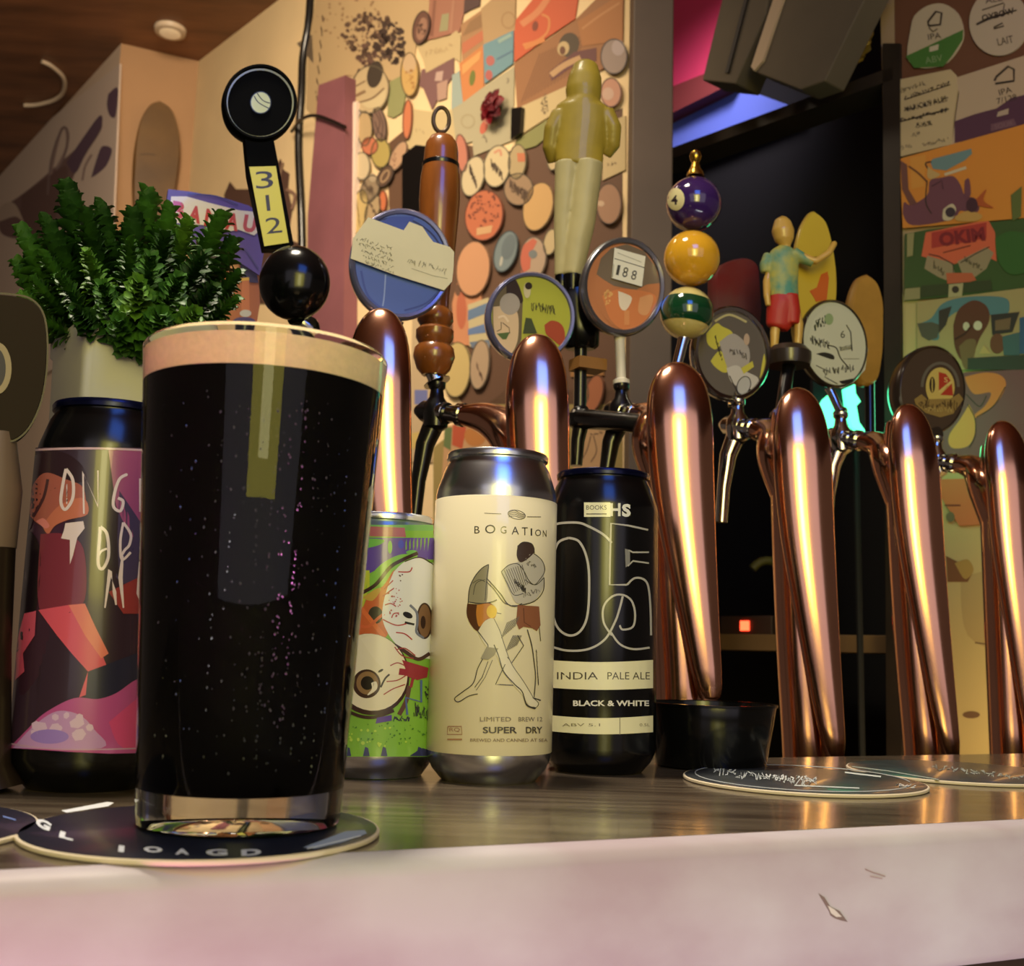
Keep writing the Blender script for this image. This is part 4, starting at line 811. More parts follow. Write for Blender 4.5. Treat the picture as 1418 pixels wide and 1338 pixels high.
bm = NB(); c = W(814, 506, Yr); box(bm, c-Vector((0, 0, .005)), 44*Yr/F, .02, .010, U); obj('wooden_foot', bm, mat('oak_foot', (140, 96, 44), .5, vary=.1), t, smooth=False)
bm = NB(); tube(bm, [W(803, 566, Yr), W(804, 484, Yr)], .0055, 16); obj('stem', bm, BLACKM, t)
bm = NB(); bb = W(803, 566, Yr); zs_ = bb; tube(bm, [W(803, 570, Yr), W(806, 580, Yr-.004), W(870, 585, ZT(2)+.03), W(905, 590, ZT(2)+.012)], [.008, .009, .008, .009], 18); lathe(bm, W(803, 590, Yr), [(.004, -.004), (.010, 0), (.011, .01), (.006, .016)], 24)
tube(bm, [W(805, 585, Yr), W(800, 610, Yr), W(798, 645, Yr)], [.007, .006, .005], 14); obj('side_faucet', bm, BLACKM, t)
# red and grey paddle
pl = Plane(W(1022, 400, 1.06), 24); t = hthing('blurred red and grey rounded paddle behind the pool balls', W(1022, 600, 1.06))
o_ = spline([(992, 440), (990, 385), (1000, 366), (1030, 356), (1048, 362), (1054, 385), (1054, 450), (1022, 460), (992, 440)], 3)[:-1]
bm = NB(); slab(bm, pl, o_, .016, -.016, 3); obj('paddle', bm, mat('grey_red_paddle', (96, 84, 80), .5, color2=(116, 34, 32), scale=9), t); bm = NB(); tube(bm, [W(1022, 602, 1.06), W(1022, 455, 1.07)], .004, 12); obj('stem', bm, BLACKM, t)
bm = NB(); tube(bm, [W(1022, 596, 1.06), W(1060, 600, 1.0), W(1100, 604, ZT(3)+.01)], .006, 12); obj('bracket', bm, BLACKM, t)
# plain yellow wooden paddle at the right
pl = Plane(W(1203, 440, 1.10), 24); t = hthing('plain tan wooden paddle beside the white scribbled badge', W(1205, 612, 1.10))
o_ = spline([(1203, 379), (1216, 390), (1225, 420), (1226, 460), (1222, 500), (1214, 530), (1194, 530), (1184, 500), (1178, 450), (1182, 410), (1192, 385), (1203, 379)], 4)[:-1]
bm = NB(); slab(bm, pl, o_, .014, -.014, 4); obj('paddle', bm, mat('tan_paddle', (176, 132, 56), .45, vary=.15, scale=20), t); bm = NB(); tube(bm, [W(1205, 614, 1.10), W(1204, 525, 1.11)], .005, 12); obj('stem', bm, BLACKM, t)
bm = NB(); tube(bm, [W(1205, 608, 1.10), W(1235, 612, 1.05), W(1262, 618, ZT(4)+.01)], .006, 12); obj('bracket', bm, BLACKM, t)
# dark paddle at the left edge
pl = Plane(W(10, 510, .50), 24); ft = W(-18, 1075, .50); t = hthing('large dark brown rounded paddle cut off by the left edge', (ft.x, ft.y, Z0), 'decorative tap handles on the copper towers')
o_ = spline([(-45, 430), (-20, 408), (20, 408), (46, 416), (62, 440), (66, 490), (60, 545), (45, 585), (24, 608), (0, 611), (-30, 600), (-48, 560), (-52, 500), (-45, 430)], 4)[:-1]
bm = NB(); slab(bm, pl, o_, .012, -.012, 2.5); obj('paddle', bm, mat('brown_paddle', (46, 37, 27), .7, spec=.1), t)
a = Art(); a.line(o_+[o_[0]], 2.6, (84, 74, 48)); a.ell(-4, 510, 20, 36, (150, 132, 100)); a.ell(-6, 510, 14, 28, (44, 36, 44)); a.build('printing', pl, MATTINK, t, off=.0004)
bm = NB(); tube(bm, [W(-4, 600, .505), W(-8, 680, .505), W(-10, 760, .505)], [.008, .012, .010], 20); obj('collar', bm, mat('taupe_collar', (110, 90, 74), .5), t)
bm = NB(); tube(bm, [W(-10, 740, .505), W(-14, 900, .505), W(-18, 1060, .505), Vector((ft.x, .505, Z0))], [.010, .009, .010, .014], 24); obj('stem', bm, mat('dark_bronze', (48, 36, 26), .35, .5), t)
# purple pennant handle
pl = Plane(W(310, 330, .93), 24); ft = W(340, 1000, .93); t = thing('tap_handle', 'purple pennant with red BANAU lettering above a painted figure, behind the plant', 'tap handle', (ft.x, ft.y, ZD), HG)
bm = NB(); slab(bm, pl, [(233, 262), (262, 265), (310, 274), (345, 285), (368, 300), (366, 345), (360, 382), (330, 362), (298, 345), (225, 330)], .008, -.008); obj('pennant', bm, mat('purple_pennant', (92, 72, 156), .45, coat=.3), t, smooth=False)
a = Art(); a.poly([(237, 272), (258, 272), (290, 281), (330, 291), (358, 294), (361, 318), (352, 326), (330, 318), (310, 322), (285, 312), (233, 308)], (226, 216, 200))
for ch_, x, y in (('B', 247, 291), ('A', 270, 297), ('N', 293, 302), ('A', 322, 307), ('U', 346, 310)): a.text(ch_, x, y, 24, (190, 62, 44), wd=18, rot=10, bold=.05)
a.curve([(260, 268), (300, 272), (330, 284)], 2, (60, 48, 110)); a.line([(310, 340), (340, 345), (358, 372)], 2, (64, 50, 120)); a.build('printing', pl, GLOSSINK, t, off=.0005)
bm = NB(); slab(bm, pl, [(300, 345), (330, 355), (358, 378), (360, 420), (352, 470), (300, 470), (290, 440), (292, 380)], .012, -.014); obj('figure_panel', bm, mat('orange_panel', (176, 104, 66), .5), t, smooth=False)
a = Art(); a.poly([(295, 348), (312, 345), (330, 362), (332, 390), (312, 372), (295, 366)], (206, 150, 100)); a.poly([(332, 362), (356, 380), (358, 392), (334, 390)], (60, 52, 90)); a.poly([(335, 388), (345, 388), (346, 440), (334, 440)], (200, 120, 80)); a.line([(325, 388), (345, 386)], 4, (220, 176, 80)); a.ell(340, 434, 8, 5, (200, 196, 190)); a.ell(338, 446, 16, 7, (80, 66, 120)); a.build('figure_print', pl, MATTINK, t, off=-.0015)
bm = NB(); tube(bm, [W(335, 465, .94), W(338, 800, .94), Vector((ft.x, .94, ZD+.006))], [.008, .008, .010], 16); lathe(bm, (ft.x, .94, ZD), [(.028, 0), (.028, .004), (.012, .010)], 24); obj('stand', bm, BLACKM, t)

# ------------------------------------------------------------------ green neon and things on the shelf
pl = Plane(W(1170, 574, 1.30), 10)
NEON = mat('green_neon', (120, 255, 190), .4, emit=(90, 255, 180), estr=2.2)
t = thing('neon_sign', 'lit green neon sign glowing between the fourth and fifth copper taps', 'neon sign', pl.map(1165, 625))
bm = NB(); slab(bm, pl, [(1134, 566), (1142, 552), (1152, 544), (1160, 552), (1170, 578), (1173, 604), (1146, 612), (1140, 590)], .008); obj('lit_letter', bm, NEON, t, smooth=False)
bm = NB(); slab(bm, pl, [(1170, 538), (1184, 532), (1185, 545), (1192, 556), (1186, 562), (1190, 585), (1199, 598), (1194, 602), (1180, 590), (1174, 570)], .008); obj('lit_letter', bm, NEON, t, smooth=False)
bm = NB(); slab(bm, pl, [(1126, 524), (1208, 524), (1208, 622), (1126, 622)], .008, -.012); obj('backing_board', bm, BLACK, t, smooth=False)
bm = NB(); tube(bm, [pl.map(1150, 622, -.008), Vector((pl.map(1150, 622).x, pl.map(1150, 622).y+.008, 0))], .004, 8); tube(bm, [pl.map(1190, 622, -.008), Vector((pl.map(1190, 622).x, pl.map(1190, 622).y+.008, 0))], .004, 8); obj('stand', bm, BLACK, t)
gl = bpy.data.lights.new('neon_glow', 'POINT'); gl.energy = 0.22; gl.color = (.1, 1, .45); gl.shadow_soft_size = .04; go = bpy.data.objects.new('neon_glow', gl); COL.objects.link(go); go.location = pl.map(1168, 600, .12)
def shp_(px, dn=0.06):
    q = SH.map(px, 878); p = Vector((q.x, q.y, zsh))-SH.n*dn; return p
ksh = lambda p: p.y/F
p = shp_(1003); bm = NB(); box(bm, p, 90*ksh(p), .03, 26*ksh(p), HSH)
t = thing('power_strip', 'dark box with a glowing red switch on the shelf', 'power switch', p); obj('case', bm, mat('brown_case', (70, 50, 42), .5), t, smooth=False, bevel=.002)
bm = NB(); box(bm, p+SH.n*.016+UP*6*ksh(p), 14*ksh(p), .003, 13*ksh(p), HSH); obj('red_switch', bm, mat('red_lamp', (255, 60, 40), .4, emit=(255, 70, 40), estr=6), t, smooth=False)
p = shp_(1000, .10); bm = NB(); pl2 = Plane(p, 10); k_ = ksh(p)
tube(bm, [p+Vector((math.cos(a_)*30*k_, 0, 62*k_+math.sin(a_)*42*k_)) for a_ in [math.radians(-62+k*14) for k in range(15)]], 6*k_, 12)
lathe(bm, p, [(16*k_, 0), (18*k_, 20*k_), (14*k_, 26*k_)], 20); obj('mug', bm, mat('olive_mug', (112, 106, 48), .5), None, 'olive green mug with a round handle on the shelf beside the red switch', 'mug')
p = shp_(1074, .07); k_ = ksh(p); t = thing('spirit_tin', 'blue and gold square tin standing on the shelf', 'tin', p)
bm = NB(); box(bm, p, 62*k_, .03, 92*k_, HSH); obj('body', bm, mat('blue_tin', (54, 76, 84), .4, .3, color2=(84, 80, 58), scale=30), t, smooth=False, bevel=.002)
bm = NB(); box(bm, p+UP*92*k_, 50*k_, .022, 6*k_, HSH); obj('lid', bm, BLACKM, t, smooth=False); bm = NB(); ball(bm, p+SH.n*.017+UP*50*k_, 8*k_, n=16); tube(bm, [p+SH.n*.017+UP*50*k_, p+SH.n*.017+UP*50*k_+HSH*22*k_], 4*k_, 8); obj('spigot', bm, mat('gold_finial', (190, 150, 60), .25, 1.0), t)
for i, (x, dz) in enumerate(((1208, 0), (1222, 0))):
    p = shp_(x, .05+.03*i); k_ = ksh(p); bm = NB(); lathe(bm, p, [(7*k_, 0), (10*k_, 2*k_), (11*k_, 20*k_), (8*k_, 24*k_), (9*k_, 34*k_), (6*k_, 40*k_), (7*k_, 52*k_), (3*k_, 60*k_), (3*k_, 78*k_)], 20)
    obj('bitters_bottle', bm, mat('gold_glass', (196, 180, 120), .15, .6), None, ('small gold bottle on the shelf near the right jamb', 'second small gold bottle on the shelf, closest to the jamb')[i], 'bottle', 'small bottles on the back shelf')

# hanging boxes and ornament at the top
GB = mat('grey_box', (88, 76, 60), .8, vary=.12, scale=8)
for i, (o_, th, of, lb) in enumerate((([(1014, -60), (1072, -60), (1060, 20), (1018, 116), (972, 111)], .05, .0, 'narrow grey brown box hung over the dark opening, beside the pink soffit'), ([(1104, -60), (1226, -60), (1142, 112), (1108, 124), (1046, 100), (1052, 84)], .04, .01, 'wide grey brown box hung over the dark opening, right one of the two'))):
    t = thing('hanging_box', lb, 'box', right.face(o_[-1][0], o_[-1][1], of+.03), 'grey boxes hung above the opening')
    bm = NB(); slab(bm, right, o_, th, of+.031); obj('case', bm, GB, t, smooth=False, bevel=.002)
    x0, y0 = o_[0]; x1, y1 = o_[3] if i == 1 else o_[4]
    if i: ed = [(1090, -60), (1104, -60), (1056, 84), (1044, 98), (1040, 92)]
    else: ed = [(1046, -60), (1050, -60), (1008, 100), (1004, 100)]
    bm = NB(); slab(bm, right, ed, .004, of+.031+th); obj('edge_strip', bm, mat('edge_light', (176, 150, 120), .6) if i else mat('edge_dark', (40, 32, 26), .6), t, smooth=False)
bm = NB(); c = right.map(1205, 58, .03); ball(bm, c, .020, (1.0, .7, 1.8), 18)
rr = random.Random(3)
for v in bm.verts: v.co += Vector((rr.uniform(-1, 1), rr.uniform(-1, 1), rr.uniform(-1, 1)))*.0035
obj('foil_ornament', bm, mat('gold_foil', (150, 124, 50), .35, .6), None, 'crumpled gold foil ornament above the right end of the dark frame', 'ornament', smooth=False)

# ------------------------------------------------------------------ collage wall
def pin(name, pts, c, label, cat, art=None, pl=wallA, th=.002, off=.0005, group=None, m=PAPER):
    """a flat printed thing stuck to the wall, with its own thickness"""
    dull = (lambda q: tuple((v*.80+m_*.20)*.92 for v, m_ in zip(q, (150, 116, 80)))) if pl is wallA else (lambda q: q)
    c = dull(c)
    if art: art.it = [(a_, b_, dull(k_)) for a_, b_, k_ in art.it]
    if pl is wallA and name in ('sticker', 'wall_coaster') and len(pts) == 30:
        art = art or Art(); art.line(pts+[pts[0]], 1.6, tuple(v*.5 for v in c))
    bm = NB(); slab(bm, pl, pts, th, off); colored(bm, c)
    o = obj(name, bm, m, None, label, cat, group, smooth=False)
    if art: art.build('printing', pl, m, o, off=off+th+.0002, step=.00006)
    return o
CG = 'stickers and coasters on the collage wall'
# uprights and cable left of the collage
strip('trim_mauve_post', wallA, [(441, 118), (478, 104), (474, 700), (424, 700), (426, 300)], .03, mat('mauve_paint', (122, 74, 78), .6, vary=.12, scale=8), .001, kind='structure')
strip('trim_white_strip', wallA, [(474, 146), (494, 140), (488, 345), (470, 366)], .012, mat('white_strip', (214, 190, 170), .6), .001, kind='structure')
strip('trim_blue_strip', wallA, [(470, 366), (484, 360), (480, 700), (462, 700)], .010, mat('blue_strip', (36, 66, 160), .5), .001, kind='structure')
def cable(name, pts, r, label, m=BLACKM, pl=wallA, off=.004):
    bm = NB(); tube(bm, [pl.face(x, y, off if len(p_) < 3 else p_[2]) for p_ in pts for x, y in [p_[:2]]], r, 10); return obj(name, bm, m, None, label, 'cable')
cable('black_cable', spline([(432, -40), (428, 30), (420, 80), (418, 130), (414, 200), (418, 300), (420, 420)], 6), .009, 'thick black cable running down the cream wall beside the mauve post')
cable('black_cable', spline([(404, 182, .012), (418, 165, .030), (436, 160, .037), (456, 166, .037), (478, 176, .037)], 5), .0035, 'thin black cable tied across the mauve post')
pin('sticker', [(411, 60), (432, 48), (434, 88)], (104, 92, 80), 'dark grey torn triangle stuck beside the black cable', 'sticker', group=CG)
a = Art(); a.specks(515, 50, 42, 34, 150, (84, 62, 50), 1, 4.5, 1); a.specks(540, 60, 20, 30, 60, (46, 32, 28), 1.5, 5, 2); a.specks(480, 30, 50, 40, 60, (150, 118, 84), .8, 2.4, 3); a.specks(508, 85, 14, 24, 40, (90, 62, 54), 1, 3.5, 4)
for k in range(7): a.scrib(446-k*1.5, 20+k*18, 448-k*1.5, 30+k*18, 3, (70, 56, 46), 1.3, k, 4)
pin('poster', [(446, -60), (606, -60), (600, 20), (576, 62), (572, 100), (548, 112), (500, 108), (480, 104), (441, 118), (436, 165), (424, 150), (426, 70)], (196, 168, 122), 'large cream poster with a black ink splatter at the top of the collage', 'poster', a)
TILES = [
 # pts, colour, label, art
 ([(596, -40), (645, -40), (642, 18), (636, 44), (590, 56), (594, 10)], (160, 104, 84), 'dusty red poster with a pale green block at the top of the collage', Art().poly([(612, 20), (622, 18), (620, 42), (608, 44)], (150, 150, 110)).line([(602, 0), (598, 50)], 4, (128, 78, 62)).line([(628, 0), (624, 44)], 3, (176, 124, 100))),
 ([(640, -40), (668, -40), (664, 8), (650, 14), (640, 20)], (66, 44, 46), 'near black paper scrap at the top edge of the photo', None),
 ([(638, 34), (672, 10), (671, 62), (640, 88)], (168, 124, 84), 'tan paper with a wide salmon stripe', Art().poly([(640, 60), (671, 40), (671, 54), (640, 76)], (190, 104, 72)).poly([(650, 30), (671, 16), (671, 36), (640, 50)], (140, 104, 68))),
 ([(666, 12), (714, -30), (713, 42), (670, 62)], (178, 146, 102), 'plain tan card with a faint ring', Art().ring(704, 28, 9, 11, 2, (160, 126, 84))),
 ([(636, 88), (669, 62), (670, 120), (641, 142)], (206, 124, 66), 'orange sticker with a small green mark', Art().ell(654, 108, 4, 11, (96, 110, 36), 8).poly([(640, 90), (666, 70), (664, 82), (640, 104)], (222, 160, 90))),
 ([(626, 104), (636, 98), (641, 142), (625, 152)], (150, 172, 166), 'pale blue paper scrap left of the orange sticker', None),
 ([(669, 62), (711, 42), (710, 88), (671, 116)], (96, 146, 164), 'blue sticker with two red spots', Art().ell(679, 84, 6, 7, (176, 92, 92)).ell(677, 104, 5, 7, (176, 84, 84)).line([(690, 58), (708, 48)], 5, (140, 176, 170)).line([(688, 82), (710, 70)], 2, (76, 116, 150))),
 ([(577, 64), (600, 56), (622, 50), (632, 42), (638, 50), (637, 86), (628, 80), (606, 92), (590, 101), (586, 84)], (200, 178, 130), 'cream ribbon shaped paper below the dusty red poster', Art().scrib(590, 76, 626, 64, 8, (176, 150, 104), 1.2, 8, 5)),
 ([(584, 96), (606, 92), (628, 80), (628, 104), (610, 130), (598, 152), (586, 122), (580, 118)], (112, 74, 78), 'plum coloured torn paper under the cream ribbon', Art().poly([(604, 100), (614, 98), (612, 112), (602, 112)], (190, 160, 150)).poly([(605, 116), (620, 110), (618, 136), (606, 140)], (176, 140, 124))),
 ([(540, 113), (555, 105), (562, 130), (556, 156), (545, 163), (536, 160)], (140, 146, 92), 'sage green sticker beside the dark oval one', None),
 ([(566, 150), (600, 155), (626, 152), (632, 200), (600, 216), (562, 205)], (204, 184, 134), 'blank cream paper above the wooden tap handle', Art().scrib(574, 180, 590, 184, 4, (160, 140, 100), 1, 14, 4)),
 ([(626, 150), (712, 92), (710, 194), (656, 216), (654, 196), (632, 202)], (174, 168, 136), 'grey green card behind the red rose', Art().ring(648, 168, 9, 9, 2, (160, 150, 116)).scrib(668, 186, 674, 196, 4, (110, 100, 84), 1, 15, 4).ell(670, 176, 5, 10, (196, 90, 70), 20).ell(676, 164, 5, 8, (214, 140, 116), 20).specks(703, 112, 2, 5, 8, (110, 100, 90), .5, 1, 16)),
 ([(712, 30), (770, -40), (806, -40), (796, 26), (760, 50), (712, 86)], (204, 82, 46), 'orange red poster with pale swirls', Art().curve([(722, 34), (745, 16), (762, -8)], 9, (214, 130, 84)).curve([(724, 62), (744, 56), (758, 44), (760, 26), (750, 20)], 3, (216, 134, 72)).curve([(726, 66), (740, 60), (754, 54)], 7, (214, 128, 66)).ell(741, 36, 4, 7, (120, 50, 34), 10)),
 ([(712, 88), (796, 28), (864, -40), (862, 60), (858, 84), (800, 112), (716, 150)], (150, 98, 58), 'brown wood grain poster below the orange red one', None),
 ([(720, 148), (786, 112), (790, 142), (722, 186)], (206, 184, 132), 'cream label with a column of small print', Art().specks(754, 145, 5, 16, 44, (96, 80, 56), .5, 1.3, 17)),
 ([(714, 195), (757, 166), (764, 184), (742, 202), (714, 210)], (128, 132, 72), 'olive green paper slip under the cream label', None),
 ([(836, 172), (866, 160), (866, 235), (834, 250)], (200, 178, 128), 'cream card showing at the right side of the yellow figurine', Art().scrib(842, 228, 856, 226, 5, (130, 110, 80), 1, 19, 3)),
 ([(572, 396), (594, 390), (598, 640), (566, 640)], (196, 172, 134), 'cream paper strip between the first tower and the wooden handle', Art().poly([(574, 540), (592, 540), (592, 560), (574, 560)], (96, 110, 176)).poly([(570, 600), (592, 596), (592, 616), (570, 622)], (206, 180, 100)).scrib(582, 420, 584, 520, 12, (120, 100, 80), 1.2, 20, 4)),
 ([(638, 372), (668, 372), (664, 480), (628, 476), (626, 420)], (206, 134, 92), 'peach paper with a long salmon smear behind the yellow green badge', Art().ell(639, 430, 7, 26, (186, 92, 62)).ell(634, 402, 4, 8, (90, 60, 44))),
 ([(648, 422), (676, 412), (678, 478), (650, 480)], (196, 184, 140), 'blue and cream striped flag beside the yellow green badge', Art().poly([(648, 430), (678, 418), (678, 432), (648, 444)], (84, 118, 158)).poly([(648, 456), (678, 446), (678, 460), (648, 464)], (84, 118, 172)).poly([(650, 474), (678, 470), (678, 482), (654, 482)], (90, 112, 140))),
 ([(616, 590), (682, 586), (700, 640), (700, 700), (610, 700)], (196, 150, 104), 'orange and tan print low behind the wrestler can', Art().poly([(616, 592), (626, 592), (624, 624), (614, 618)], (84, 110, 60)).poly([(627, 588), (646, 590), (640, 622), (626, 616)], (184, 68, 38)).ell(658, 604, 15, 14, (186, 114, 48)).blob([(674, 586), (690, 580), (702, 600), (690, 614), (676, 604)], (214, 192, 150))),
 ([(790, 500), (836, 498), (836, 520), (790, 522)], (150, 100, 46), 'amber brown strip right of the second tower', None),
 ([(800, 592), (838, 596), (846, 640), (840, 700), (790, 700), (794, 640)], (190, 150, 104), 'tan drawing of folded cloth above the black can', Art().curve([(818, 604), (812, 625), (800, 645)], 1.5, (90, 66, 46)).curve([(822, 604), (826, 625), (818, 640)], 1.5, (90, 66, 46)).scrib(816, 600, 840, 600, 4, (70, 50, 36), 1.5, 22, 3)),
]
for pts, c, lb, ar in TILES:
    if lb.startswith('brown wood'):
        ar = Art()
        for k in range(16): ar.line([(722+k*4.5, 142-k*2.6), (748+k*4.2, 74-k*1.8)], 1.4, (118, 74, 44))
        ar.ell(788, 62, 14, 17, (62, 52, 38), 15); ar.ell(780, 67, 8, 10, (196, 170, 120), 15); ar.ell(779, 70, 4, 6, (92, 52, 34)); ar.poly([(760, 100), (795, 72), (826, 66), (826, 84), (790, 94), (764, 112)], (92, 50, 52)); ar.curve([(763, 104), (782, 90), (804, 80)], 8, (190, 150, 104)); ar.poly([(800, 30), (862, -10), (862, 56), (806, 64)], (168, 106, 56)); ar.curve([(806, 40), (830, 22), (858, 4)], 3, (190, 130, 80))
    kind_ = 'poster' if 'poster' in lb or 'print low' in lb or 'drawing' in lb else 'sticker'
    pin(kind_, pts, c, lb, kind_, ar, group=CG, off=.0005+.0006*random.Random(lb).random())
OV = [ # cx,cy,rx,ry,rot,colour,label,art
 (512, 124, 26, 33, 8, (200, 178, 134), 'round cream coaster with brown stripes and a black oval', Art().ell(519, 103, 10.5, 19, (40, 32, 24), 12).line([(488, 122), (506, 112)], 2, (110, 84, 60)).line([(490, 134), (506, 126)], 4, (130, 100, 70)).curve([(496, 142), (515, 136), (532, 122)], 2, (110, 84, 60)).blob([(500, 143), (520, 136), (534, 124), (530, 144), (512, 150)], (214, 196, 150))),
 (583, 38, 11, 23, 12, (92, 56, 46), 'dark brown oval sticker with a mottled centre', Art().ell(584, 40, 7, 16, (150, 108, 88), 12).specks(584, 36, 6, 14, 20, (70, 42, 36), 1, 2, 25)),
 (567, 103, 12, 30, 0, (204, 164, 92), 'upright yellow tan oval sticker', Art().ell(567, 88, 9, 14, (200, 170, 130)).specks(568, 112, 8, 16, 16, (170, 120, 60), 1, 2, 26)),
 (564, 165, 6, 27, 3, (206, 112, 70), 'slim orange leaf shaped sticker', None),
 (505, 178, 10, 24, 0, (192, 164, 116), 'tan oval sticker below the striped coaster', None),
 (525, 172, 9, 24, -8, (120, 92, 80), 'sticker with dark wavy lines like hair', Art().curve([(520, 156), (526, 170), (520, 190)], 1.5, (60, 40, 36)).curve([(524, 154), (530, 172), (528, 192)], 1.5, (60, 40, 36)).curve([(519, 168), (524, 182), (532, 190)], 1.5, (60, 40, 36))),
 (512, 202, 11, 12, 0, (204, 110, 76), 'small salmon round sticker', None),
 (527, 212, 13, 20, 0, (176, 158, 80), 'olive yellow oval sticker', None),
 (501, 230, 11, 19, 0, (214, 196, 156), 'white oval sticker left of the olive yellow one', None),
 (551, 216, 9, 22, 25, (190, 150, 116), 'pinkish long oval sticker with a dotted edge', Art().specks(546, 220, 3, 12, 10, (110, 70, 56), .8, 1.5, 28)),
 (533, 244, 9, 16, 30, (78, 54, 40), 'dark brown chain link shaped sticker', Art().ring(533, 244, 4, 9, 2, (170, 140, 104), 30)),
 (512, 262, 12, 20, 20, (140, 122, 96), 'grey scribbled oval sticker', Art().scrib(504, 256, 520, 270, 12, (80, 64, 52), 1.2, 29, 8).ell(516, 246, 5, 6, (176, 160, 130))),
 (497, 293, 11, 31, 10, (206, 180, 112), 'yellow leaf shaped sticker with dark veins', Art().scrib(494, 280, 498, 312, 14, (140, 112, 64), 1, 30, 5)),
 (516, 290, 9, 20, 20, (176, 152, 112), 'tan sticker covered in fine writing', Art().scrib(510, 278, 522, 300, 14, (90, 70, 54), 1, 34, 5)),
 (530, 278, 5, 14, 0, (206, 104, 60), 'small bright orange oval sticker', None),
 (639, 212, 8, 26, -6, (190, 112, 92), 'dusty pink strip beside the wooden handle cap', None),
 (655, 244, 15, 28, 14, (206, 190, 150), 'white oval with a dark scribbled face, left of the pair', Art().scrib(650, 232, 660, 258, 22, (84, 70, 60), 1.2, 35, 7)),
 (688, 230, 18, 29, 10, (210, 192, 148), 'white oval with black handwriting, right of the pair', Art().scrib(680, 226, 696, 244, 18, (70, 56, 46), 1.3, 36, 7).curve([(684, 212), (692, 208), (694, 216)], 3, (206, 140, 110))),
 (670, 298, 26, 35, 8, (190, 96, 60), 'large orange red oval with dark speckles', Art().specks(670, 290, 22, 26, 60, (100, 40, 26), 1, 2, 37).poly([(660, 316), (682, 312), (680, 322), (660, 326)], (206, 160, 110))),
 (745, 286, 20, 34, 14, (204, 160, 98), 'plain peach tan oval near the figurine legs', None),
 (716, 224, 12, 24, 5, (176, 156, 112), 'dull oval sticker with an orange square', Art().poly([(716, 212), (728, 212), (727, 224), (717, 224)], (196, 108, 70))),
 (718, 262, 20, 22, 0, (150, 122, 92), 'brown grey star shaped sticker with scribbles', Art().scrib(706, 256, 730, 272, 26, (84, 64, 50), 1.3, 38, 9)),
 (700, 348, 15, 29, 16, (104, 126, 134), 'blue grey spoon shaped oval', Art().ell(704, 342, 9, 18, (84, 104, 114), 16).ell(694, 362, 2, 7, (176, 180, 170), 10)),
 (655, 372, 23, 38, 6, (206, 146, 104), 'large plain peach oval below the speckled one', None),
 (738, 357, 18, 29, 4, (176, 152, 128), 'oval sticker half red and half grey', Art().poly([(724, 340), (738, 330), (744, 334), (736, 350), (734, 372), (722, 380), (720, 360)], (196, 92, 70)).ell(738, 352, 6, 6, (104, 116, 120))),
 (843, 282, 17, 28, 0, (156, 116, 90), 'brown pink oval right of the figurine legs', Art().ell(832, 282, 5, 4, (200, 170, 140))),
 (632, 512, 19, 38, 4, (204, 180, 112), 'plain cream yellow oval right of the wooden handle base', None),
 (664, 505, 13, 34, 6, (176, 150, 120), 'greyish pink oval with a thin drawing', Art().scrib(660, 505, 668, 525, 8, (84, 60, 50), 1, 39, 5)),
 (850, 78, 18, 24, 0, (150, 132, 124), 'grey round sticker next to the yellow hood', Art().ell(856, 66, 9, 11, (176, 160, 160))),
 (846, 128, 14, 20, 0, (196, 140, 116), 'pink round sticker under the grey one', Art().ell(842, 130, 8, 9, (206, 170, 150))),
 (762, 335, 9, 18, 12, (196, 176, 130), 'small cream oval tucked beside the figurine leg', None),
 (769, 210, 10, 26, 12, (196, 176, 130), 'cream teardrop sticker left of the figurine coat hem', None),
 (822, 545, 12, 26, 14, (166, 92, 54), 'rust coloured oval behind the faucets of the third tower', None),
 (806, 545, 9, 16, 0, (196, 160, 112), 'beige round sticker beside the rust oval', None),
]
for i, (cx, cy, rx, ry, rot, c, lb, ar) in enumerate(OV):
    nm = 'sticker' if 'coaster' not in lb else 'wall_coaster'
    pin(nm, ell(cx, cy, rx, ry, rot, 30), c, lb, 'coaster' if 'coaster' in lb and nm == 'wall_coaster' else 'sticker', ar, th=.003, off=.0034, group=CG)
# dark brown backing seen in the gaps, hung opener, small black box
a = Art(); bm = NB()
pin('backing_paper', [(536, 200), (560, 180), (640, 200), (712, 210), (770, 180), (862, 150), (862, 560), (800, 560), (640, 560), (560, 420), (540, 320)], (84, 54, 36), 'dark brown paper backing under the oval stickers', 'paper', th=.0004, off=.0001)
pin('paper_sheet', [(700, 540), (862, 540), (862, 760), (600, 760), (600, 620)], (150, 132, 70), 'olive tan sheet low on the collage wall', 'paper', th=.0004, off=.0001)
pl = Plane(wallA.map(565, 260, .05), degA)
bm = NB(); slab(bm, pl, [(556, 215), (575, 200), (592, 202), (590, 300), (575, 360), (556, 300)], .03, -.03); obj('bottle_opener', bm, BLACKM, None, 'black metal wall opener beside the wooden tap handle', 'bottle opener', smooth=False, bevel=.002)
bm = NB(); slab(bm, wallA, [(708, 150), (722, 148), (720, 184), (707, 193)], .007, .004); obj('small_black_box', bm, BLACKM, None, 'small black box fixed on the collage wall beside the rose', 'box', smooth=False)
